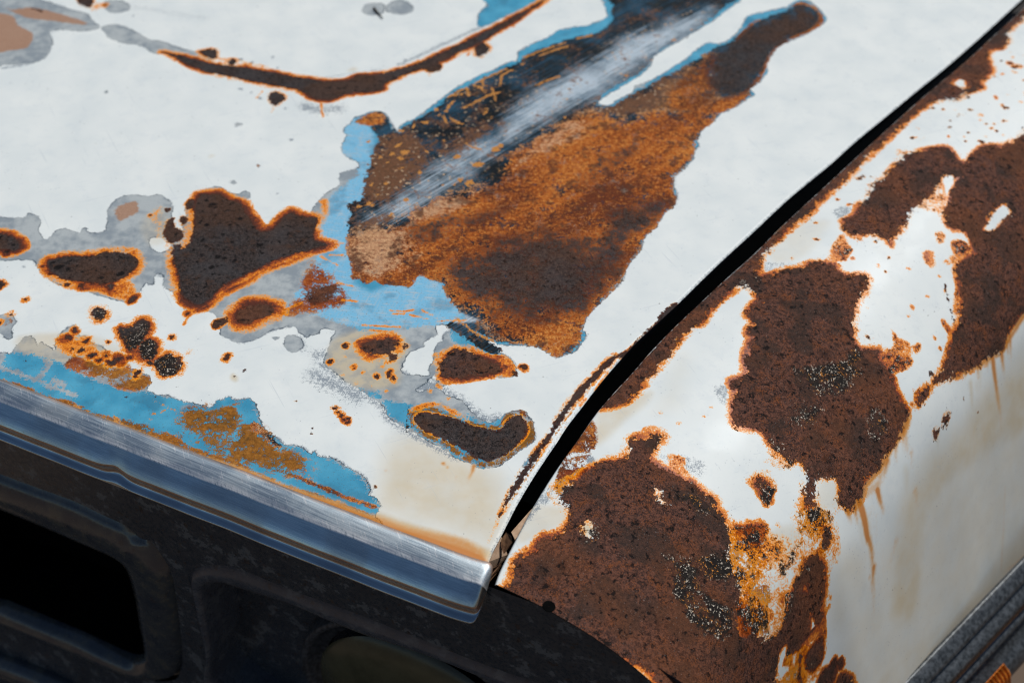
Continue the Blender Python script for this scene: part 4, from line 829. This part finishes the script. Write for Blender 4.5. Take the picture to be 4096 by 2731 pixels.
for _ in range(95):
    p = rng.uniform(reg.min(0), reg.max(0))
    if seg_sdf(p[None], reg)[0] < 2: continue
    r = rng.uniform(2.2, 7) * (1.5 if rng.random() < .15 else 1)
    if rng.random() < .55: F.dots('scab', f'q {p[0]:.0f},{p[1]:.0f},{r:.1f}', halo=1.0, amt=.6)
    else: F.dots('halo', f'q {p[0]:.0f},{p[1]:.0f},{r * 1.4:.1f}', 'soft', 1.8, amt=.52)
F.dots('scab', 'D 2300,530,34 2250,510,26', halo=2); island('D 1790,660 1840,625 1890,650 1885,700 1830,700', .6)
F.dots('hole', 'O 500,630,46 330,650,30 180,660,22 350,790,22 260,770,26 1560,270,44 1180,980,26 1260,1100,24 L 800,900,60 1000,560,26 1210,560,40 960,500,22 700,180,34 330,160,18 480,300,18 820,480,26 H 300,1000,22 420,1020,18 500,1300,26 760,1430,44 1250,250,22 2120,900,30 2060,650,26 2230,1200,30 K 960,380,14 1200,750,14 950,1000,18 700,1100,26', 'soft', 10, amt=.62)
F.soft('stain', 'L 2420,300 1900,620 1500,1080 1300,1500 P 1000,1000 950,1700 2500,900', 60, .42)
rs = np.random.default_rng(11)
for k in range(22):
    x0 = rs.uniform(3420, 4080); y0 = 1300 - 1.089 * (x0 - 4096) + rs.uniform(-20, 260); L_ = rs.uniform(180, 560)
    F.stroke('stain' if k % 3 else 'drip', f'q {x0:.0f},{y0:.0f} {x0 + rs.uniform(0, 25):.0f},{y0 + L_ * .5:.0f} {x0 + rs.uniform(10, 45):.0f},{y0 + L_:.0f}', rs.uniform(.8, 3.2), rs.uniform(5, 12), 'soft', (rs.uniform(.45, .8) * (1 if k % 3 else .35), 0))
# bleeding drips and stains on the fender side
for q, r, fd in (('L 1030,1200 1070,1330 1100,1500 P 1110,420 1135,520 1145,700 1150,900 1150,1100', 3.2, (1.25, .1)), ('L 1240,880 1200,1000 1180,1080 1060,1160', 4, (.45, .45)), ('P 1150,640 1140,780 1145,950', 3.2, (.8, .0)), ('L 1180,1120 1200,1200 1225,1280 1240,1340', 2.6, (1.1, .0)), ('L 940,1280 960,1340 985,1410', 3, (1, 0)), ('L 1420,560 1400,680 1420,800 1440,900', 3.5, (.75, 0)), ('L 1260,880 1230,1000 1240,1080', 3, (.8, 0)),
                 ('L 2100,60 2120,220 2145,400 2165,520 2175,680', 3.0, (1, .05)), ('L 2170,0 2185,120 2200,250', 3, (1, 0)), ('P 1120,720 1140,760 1145,1000', 2.0, (.55, 0)), ('L 1390,620 1385,720 1395,840', 2.2, (1.1, 0)), ('L 1330,730 1325,830 1340,960', 2, (1, 0)), ('L 1270,800 1265,900', 2.2, (1, 0)), ('H 2240,1290 2245,1400 2250,1540', 2.2, (1, 0)), ('L 1980,130 1985,200 1990,300', 1.8, (.9, 0)), ('L 1880,175 1882,260', 1.6, (.8, 0)), ('L 2060,85 2065,190', 1.8, (.9, 0)), ('L 1000,1250 1010,1330 1030,1440', 2.4, (1.1, 0)), ('P 1480,30 1500,120 1510,240', 4, (.35, 0)), ('P 2200,0 2190,300 2170,650', 1.2, (.3, .4)), ('P 1330,430 1280,600 1250,700', 4, (.3, 0)), ('P 2352,560 2250,640 2170,690', 3, (.4, .1)), ('L 1450,820 1460,1000', 3, (.35, 0)), ('H 2210,1330 2230,1450', 3, (.9, .2)), ('L 1300,780 1180,980 1080,1100', 2.2, (.8, .7)), ('L 1430,520 1350,710 1260,840', 2.0, (.8, .8)), ('L 2140,40 1900,175 1760,235', 1.8, (.8, .2)), ('H 2352,1130 2250,1290 2180,1420', 2.2, (.85, .85))):
    F.stroke('drip', q, r, 5, 'soft', fd)
F.soft('stain', 'L 2420,20 2100,300 1950,480 1850,620 1650,820 1500,1000 1400,1200 1350,1400 P 1300,700 1250,1100 1500,1100 1560,600 L 1600,1300 1800,1050 2000,900 2150,800 2420,600', 40, .8)
F.soft('stain', 'P 850,600 1050,500 1100,700 1080,1100 900,1200 800,1000', 30, .4); F.soft('stain', 'P 1150,1568 1500,1200 2000,800 2352,600 2352,760 1500,1500 1350,1700', 26, .55)
F.soft('stain', 'K 800,480 900,450 1200,330 1180,420 1000,560 780,760 760,600', 9, .62); F.soft('stain', 'O 180,180 500,160 530,280 350,360 150,450', 8, .60); F.soft('stain', 'K 1240,500 1400,100 1500,60 1450,420', 20, .2)
F.soft('stain', 'H 300,560 500,400 760,360 780,430 600,640 360,700', 10, .32); F.soft('stain', 'O 2150,380 2352,300 2352,450 2200,600', 8, .5); F.soft('stain', 'P 250,380 540,350 540,500 330,640', 8, .5); F.soft('stain', 'L 720,1060 850,1060 870,1240 700,1260', 6, .45)
F.soft('fuzz', 'O 260,80 420,0 430,80 300,200 120,420 0,640 0,560', 5, .55); F.stroke('fuzz', 'K 760,520 600,720 480,920 300,1180 130,1480', 1.6, 3, 'soft', amt=.85); F.soft('fuzz', 'K 1700,300 1830,280 1840,420 1760,410', 8, .6); F.soft('fuzz', 'K 690,830 760,860 760,940 700,930', 3, .9); F.soft('fuzz', 'K 1280,830 1600,870 1640,980 1560,1000 1300,880', 7, .5)
F.soft('fuzz', 'H 260,700 500,700 540,760 320,800', 5, .42); F.soft('fuzz', 'H 820,280 950,250 980,330 880,360', 5, .6)
lip = t_mm[None].repeat(NS, 0).ravel() < 2.2
F.f['scab'][lip] = np.minimum(F.f['scab'][lip], -.2); F.f['halo'][lip] *= .25
fen_obj = F.build('fender', car, grid_normals(F.pos, F.shape))
mesh_obj('fender_inner_flange', np.concatenate([FP[44::4, 0] + np.array([.0, .0, z]) + np.array([.77, -.64, 0]) * a for a, z in ((0, 0), (.001, -.004), (.002, -.03), (.010, -.06))]), grid_faces(4, len(FP[44::4, 0])), BLACK, fen_obj)
brow = FP[0]; cut = prof[:, 0] < 400
mesh_obj('fender_brow', np.concatenate([brow[::3] + d for d in (np.array([0, 0, 0]), np.array([.0003, .0008, -.0025]), np.array([.003, .006, -.0045]), np.array([.012, .026, -.006]))]), grid_faces(4, len(brow[::3])), BLACK, fen_obj)

# ------------------------------------------------------------------ chrome trim along the front of the hood
tl, TL = resample(on_level(catmull(TRIM_LINE, False, 4)), 160, 6)
ad = tl[-1] - tl[0]; ad /= np.linalg.norm(ad)                       # along the front edge, towards the gap
fn = np.array([ad[1], -ad[0], 0.0]); fn *= -1 if fn[1] > 0 else 1  # out of the front of the car
Q0 = tl[-1].copy()
sec = np.array([(-3.0, 0.4), (-1.5, 2.0), (1.5, 2.6), (5, 2.2), (10, 1.1), (14.2, -.05), (14.8, -.4), (15.2, -.9), (20.2, -6.2), (25.0, -11.6), (25.6, -13.0), (25.2, -14.4), (24.0, -16.4), (23.0, -20.5), (23.6, -22.4), (25.4, -23.6), (28.0, -24.8), (28.6, -25.8), (28.0, -26.8), (22, -27.4), (8, -28)], float)
UP0 = np.array([0, 0, 1.0]); NP = len(sec); rows, topf, warm = [], [], []
tt_ = np.gradient(tl, axis=0); tt_ /= np.linalg.norm(tt_, axis=1, keepdims=True)
def trim_row(c, k, drop=0.0):
    sc_ = (sec - np.array([10, -12])) * k + np.array([10, -12])
    return c + fn[None] * (sc_[:, :1] / 1000) + np.array([0, 0, 1.0])[None] * (sc_[:, 1:] / 1000)
for i, c in enumerate(tl):
    r_ = trim_row(c + fn * .00012 * math.sin(i * .31) * math.sin(i * .083), 1.0)
    dent = math.exp(-((i - 65) / 2.6) ** 2); r_[8:17] += -fn * .0021 * dent + UP0 * .0016 * dent   # knocked-in spot on the lower lip
    rows.append(r_)
for d, k in ((1.2, .985), (2.6, .94), (3.6, .86), (4.2, .72), (4.4, .5), (4.4, .02)): rows.append(trim_row(tl[-1] + ad * d / 1000, k))
V = np.concatenate(rows); fs = grid_faces(len(rows), NP)
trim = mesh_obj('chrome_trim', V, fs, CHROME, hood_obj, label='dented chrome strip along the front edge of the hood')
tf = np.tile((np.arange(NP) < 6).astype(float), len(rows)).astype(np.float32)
wm = np.concatenate([np.where(np.arange(NP) < 2, .8, 0) + np.where((np.arange(NP) >= 10) & (np.arange(NP) <= 13), .75, 0) for _ in rows]).astype(np.float32)  # second band paints the ground's tan reflection into the groove
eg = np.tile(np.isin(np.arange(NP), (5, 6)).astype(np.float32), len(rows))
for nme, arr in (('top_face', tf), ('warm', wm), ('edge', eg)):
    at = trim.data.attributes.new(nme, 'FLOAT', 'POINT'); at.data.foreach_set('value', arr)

# ------------------------------------------------------------------ grille panel, opening frame, headlight
UP = np.array([0, 0, 1.0])
def frame_xy(src, off):
    P = on_plane(pts(src)[:, :2], Q0, fn, off) - Q0
    return np.stack([P @ ad, P @ UP], 1)
def world_xy(xy, off): return Q0 + xy[:, :1] * ad + xy[:, 1:] * UP + fn * off
PO = .006
OUT = 'I -300,880 0,990 300,1100 600,1210 850,1330 1000,1400 1120,1500 M 1210,440 1310,570 1375,700 1405,850 1440,1100 1460,1350 1440,1480 1380,1545 1200,1545 1000,1500 800,1430 400,1260 0,1090 -300,970'
INN = 'M -300,110 0,220 300,340 600,470 800,550 900,600 960,650 1005,740 1050,900 1085,1100 1130,1330 1120,1390 1050,1425 960,1400 800,1330 600,1235 300,1110 0,985 -300,860'
REC = 'M 1710,1700 1640,1300 1560,950 1515,720 1560,650 1640,625 1760,625 1900,650 N 352,830 600,920 900,1030 1200,1150 1500,1270 1800,1390 2100,1500 2500,1660 2300,1900 1500,2200 600,2200'
REI = 'M 1760,1700 1680,1300 1620,950 1605,840 1640,795 1720,785 1800,795 1960,850 N 352,975 600,1085 900,1205 1200,1300 1500,1405 1800,1530 2050,1640 2400,1800 2200,1900 1500,2150 600,2150'
def filled(name, loops, off, mat, parent, depth=0.0, **kw):
    cu = bpy.data.curves.new(name, 'CURVE'); cu.dimensions = '2D'; cu.fill_mode = 'BOTH'; cu.extrude = depth
    for L in loops:
        sp = cu.splines.new('POLY'); sp.points.add(len(L) - 1); sp.use_cyclic_u = True
        for q, p in zip(sp.points, L): q.co = (p[0], p[1], 0, 1)
    tmp = bpy.data.objects.new('tmp', cu); COL.objects.link(tmp); bpy.context.view_layer.update()
    me = bpy.data.meshes.new_from_object(tmp); COL.objects.unlink(tmp); bpy.data.objects.remove(tmp); bpy.data.curves.remove(cu)
    M = np.stack([ad, UP, fn], 1); v = np.empty(len(me.vertices) * 3); me.vertices.foreach_get('co', v)
    v = v.reshape(-1, 3) @ M.T + Q0 + fn * off; me.vertices.foreach_set('co', v.ravel()); me.update(); me.name = name
    me.materials.clear(); me.materials.append(mat)
    return link(bpy.data.objects.new(name, me), parent, **kw)
def ring(name, loops, n, mat, parent, **kw):
    """loops: (xy outline, offset) from outside to inside, joined by strips"""
    rr = []
    for xy, off in loops:
        c = np.vstack([xy, xy[:1]]); q, _ = resample(c, n + 1); rr.append(world_xy(q[:-1], off))
    return mesh_obj(name, np.concatenate(rr), grid_faces(len(rr), n, True), mat, parent, **kw)
o2, i2 = catmull(frame_xy(OUT, PO), True, 5), catmull(frame_xy(INN, PO), True, 5)
r2, ri2 = catmull(frame_xy(REC, PO), True, 5), catmull(frame_xy(REI, PO), True, 5)
edge = np.array([(-.62, -.020), (.022, -.012), (.05, -.012), (.10, -.022), (.17, -.05), (.26, -.10), (.30, -.5), (-.62, -.5)])
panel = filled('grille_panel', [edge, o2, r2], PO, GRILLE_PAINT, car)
lerp = lambda a, b, t, n=260: resample(np.vstack([a, a[:1]]), n + 1)[0][:-1] * (1 - t) + resample(np.vstack([b, b[:1]]), n + 1)[0][:-1] * t
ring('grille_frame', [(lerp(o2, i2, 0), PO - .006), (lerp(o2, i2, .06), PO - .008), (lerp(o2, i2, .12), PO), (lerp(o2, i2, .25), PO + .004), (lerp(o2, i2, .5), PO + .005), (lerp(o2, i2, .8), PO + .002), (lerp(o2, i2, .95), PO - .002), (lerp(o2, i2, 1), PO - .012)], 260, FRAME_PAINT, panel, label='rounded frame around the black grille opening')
ring('grille_duct', [(lerp(o2, i2, 1.0), PO - .012), (lerp(o2, i2, 1.0) * 1.002, PO - .08)], 260, VOID, panel)
filled('grille_opening', [np.array([(-.62, -.02), (0, -.02), (0, -.84), (-.62, -.84)])], PO - .078, VOID, panel)  # black backing sheet, its colour standing in for the dark depth
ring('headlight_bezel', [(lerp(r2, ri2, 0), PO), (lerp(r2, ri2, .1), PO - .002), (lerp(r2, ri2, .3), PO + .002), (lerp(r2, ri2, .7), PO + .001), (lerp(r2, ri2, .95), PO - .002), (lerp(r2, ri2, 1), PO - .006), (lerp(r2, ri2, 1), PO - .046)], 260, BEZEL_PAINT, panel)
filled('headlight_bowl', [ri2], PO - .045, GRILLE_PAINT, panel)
# round lamp in the bowl
hc = frame_xy('N 1340,1846', PO - .024)[0]; hl = frame_xy('N 555,1568', PO - .024)[0]; hr_ = np.linalg.norm(hl - hc)
def disc(rad, off): a = np.linspace(0, 2 * math.pi, 96, endpoint=False); return world_xy(np.stack([hc[0] + rad * np.cos(a), hc[1] + rad * np.sin(a)], 1), off)
lampv = [disc(hr_ * k, o) for k, o in ((1.0, PO - .030), (.97, PO - .026), (.8, PO - .022), (.5, PO - .019), (.2, PO - .017), (.01, PO - .0168))]
ringv = [disc(hr_ * k, o) for k, o in ((1.22, PO - .044), (1.20, PO - .030), (1.17, PO - .027), (1.13, PO - .030), (1.1, PO - .040), (1.0, PO - .040))]
head = mesh_obj('headlight', np.concatenate(lampv), grid_faces(6, 96, True), LENS_GLASS, panel, label='round headlight glass in shadow')
mesh_obj('headlight_ring', np.concatenate(ringv), grid_faces(6, 96, True), RUBBER, panel)
def tube(name, path, rad, mat, parent, n=8, **kw):
    path = np.asarray(path, float); T = np.gradient(path, axis=0); T /= np.linalg.norm(T, axis=1, keepdims=True)
    a = np.cross(T, np.array([.2, .3, .93])); a /= np.linalg.norm(a, axis=1, keepdims=True); b = np.cross(T, a)
    th = np.linspace(0, 2 * math.pi, n, endpoint=False); rad = np.broadcast_to(np.asarray(rad, float), (len(path),))
    V = (path[:, None] + rad[:, None, None] * (np.cos(th)[None, :, None] * a[:, None] + np.sin(th)[None, :, None] * b[:, None])).reshape(-1, 3)
    fs = [tuple(q) for q in grid_faces(len(path), n, True)] + [tuple(range(n)), tuple(range(len(V) - n, len(V)))]
    return mesh_obj(name, V, fs, mat, parent, **kw) if True else None
br = on_plane(pts('M -300,1230 0,1350 300,1460 560,1580')[:, :2], Q0, fn, PO + .004); br, _ = resample(br, 40)
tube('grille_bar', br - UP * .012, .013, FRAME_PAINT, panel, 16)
# screw hole at the edge of the fender brow
q_ = fender_uv(np.array([(2196., 2424.)]))[0]; hp = fender_xyz(q_[0], q_[1])
hn = np.cross(fender_xyz(q_[0], q_[1] + 2) - hp, fender_xyz(q_[0] + 2, q_[1]) - hp); hn /= np.linalg.norm(hn); hn *= 1 if hn[2] > 0 else -1
ha = np.cross(hn, [1., 0, 0]); ha /= np.linalg.norm(ha); hb = np.cross(hn, ha); th_ = np.linspace(0, 2 * math.pi, 20, endpoint=False)
mesh_obj('screw_hole', np.concatenate([hp + hn * o + (np.cos(th_)[:, None] * ha + np.sin(th_)[:, None] * hb) * r for r, o in ((.0042, .0001), (.0039, .0004), (.0034, .0003), (.0002, .0002))]), grid_faces(4, 20, True), VOID, fen_obj)

# ------------------------------------------------------------------ bits in the gap corner
cb = on_level(pts('N 1900,640 2030,360 2110,330 2190,240 2250,180')[:, :2], -.016); cw = np.array([.004, -.002, 0])
c0 = on_level(pts('N 1850,740')[:, :2], -.012)[0]
def slab(name, poly, thick, mat, parent, **kw):
    n = len(poly); V = np.vstack([poly, poly - np.array([0, 0, thick])])
    fs = [tuple(range(n)), tuple(range(2 * n - 1, n - 1, -1))] + [(i, (i + 1) % n, n + (i + 1) % n, n + i) for i in range(n)]
    return mesh_obj(name, V, fs, mat, parent, smooth=False, **kw)
def lvl(src, zs):
    p = pts(src)[:, :2]; return np.stack([on_level(q[None], z)[0] for q, z in zip(p, zs)])
slab('fender_support', lvl('N 2090,360 2230,200 2290,140 2200,330 2120,420', (-.014, -.016, -.016, -.012, -.012)), .002, TAN_METAL, car)
slab('hood_side_return', lvl('N 1890,605 2010,390 2060,540 1920,700', (-.006, -.006, -.018, -.02)), .002, TAN_METAL, hood_obj)
slab('hood_bracket', lvl('N 1850,700 1900,670 1960,640 2010,610 1980,660 1930,720 1880,780 1830,830 1790,810', (-.012, -.012, -.014, -.016, -.018, -.02, -.02, -.022, -.02)), .003, RUST_METAL, hood_obj)
leaf = slab('dry_leaf', lvl('N 2010,420 2050,360 2090,390 2098,440 2060,500 2030,530 2005,470', (-.006, -.003, -.002, -.004, -.008, -.010, -.008)), .0006, RUST_METAL, None, label='curled brown dry leaf caught in the gap at the hood corner', cat='leaf')

# twig lying on the hood
tw = on_level(pts('B 990,65 1010,90 1036,118 1062,148')[:, :2], .0012); tw, _ = resample(tw, 14)
TW = plain('dry_twig', (.016, .014, .006), (.06, .045, .018), 900, .8)
tube('twig', tw, np.linspace(.0011, .0004, 14), TW, None, 7, label='thin dark twig lying on the grey chip near the top of the hood', cat='twig')

# ------------------------------------------------------------------ moulding and marker lamp low on the fender side
mz = -.25
ml = np.stack([on_level(np.array([q]), mz)[0] for q in ((3470, 2890), (3620, 2733), (3860, 2483), (4096, 2238), (4330, 1995))]); ml, _ = resample(ml, 60)
md = ml[-1] - ml[0]; md /= np.linalg.norm(md); mo = np.array([md[1], -md[0], 0])
def mould(name, prof_, mat, parent, a=0, b=60, **kw):
    rr = [c + mo * (p[0] / 1000) + UP * (p[1] / 1000) for p in prof_ for c in [ml[a:b]]]
    return mesh_obj(name, np.concatenate(rr), grid_faces(len(prof_), b - a), mat, parent, **kw)
bump_ = mould('side_moulding', [(-3, -3), (-1, 1.5), (1, 1.2), (4, -1), (9, -5), (11, -8), (11, -10), (8, -13), (8, -15), (14, -17), (19, -21), (20, -24), (18, -27)], RUBBER, car, label='weathered grey moulding low on the fender side')
mould('moulding_strip', [(16, -27), (19, -29), (20, -36), (18, -40), (14, -42)], RUST_METAL, bump_)
mould('moulding_strip', [(14, -40), (22, -42), (24, -46), (23, -52), (20, -58), (34, -64), (40, -74), (40, -90), (30, -130)], RUBBER, bump_)
ml_f = on_level(np.array([(3890, 2690)]), mz - .03)[0]
i0 = 17
lampm = mould('marker_lamp', [(33, -62), (40, -66), (44, -76), (40, -84)], AMBER, car, 24, 32, label='amber ribbed marker lamp')
for k in range(8):
    c = ml[24] + (ml[31] - ml[24]) * (k + .5) / 8
    tube('lamp_rib', np.stack([c + mo * .034 - UP * .061, c + mo * .0415 - UP * .067, c + mo * .0445 - UP * .077]), .0014, AMBER, lampm, 6)

# sheet added below the gap blocks sun and view; the ground under the car
rb = on_level(HOOD_EDGE[2:].astype(float), 0); rb, _ = resample(rb, 80)
gw = np.array([.77, -.64, 0])
mesh_obj('gap_blocker', np.concatenate([rb + gw * a + UP * z for a, z in ((-.40, -.10), (.0, -.10), (.03, -.09), (.09, -.08))]), grid_faces(4, 80), BLACK, car)
gs_ = NT('dry_ground'); gs_.obj = gs_.co()
gm = gs_.done(gs_.mix(gs_.noise(1.5, 6), (.10, .068, .046), (.16, .11, .075)), .9)
mesh_obj('ground', [(-60, -60, -.85), (60, -60, -.85), (60, 60, -.85), (-60, 60, -.85)], [(0, 1, 2, 3)], gm, None, kind='structure', label='dry brown ground under the car')
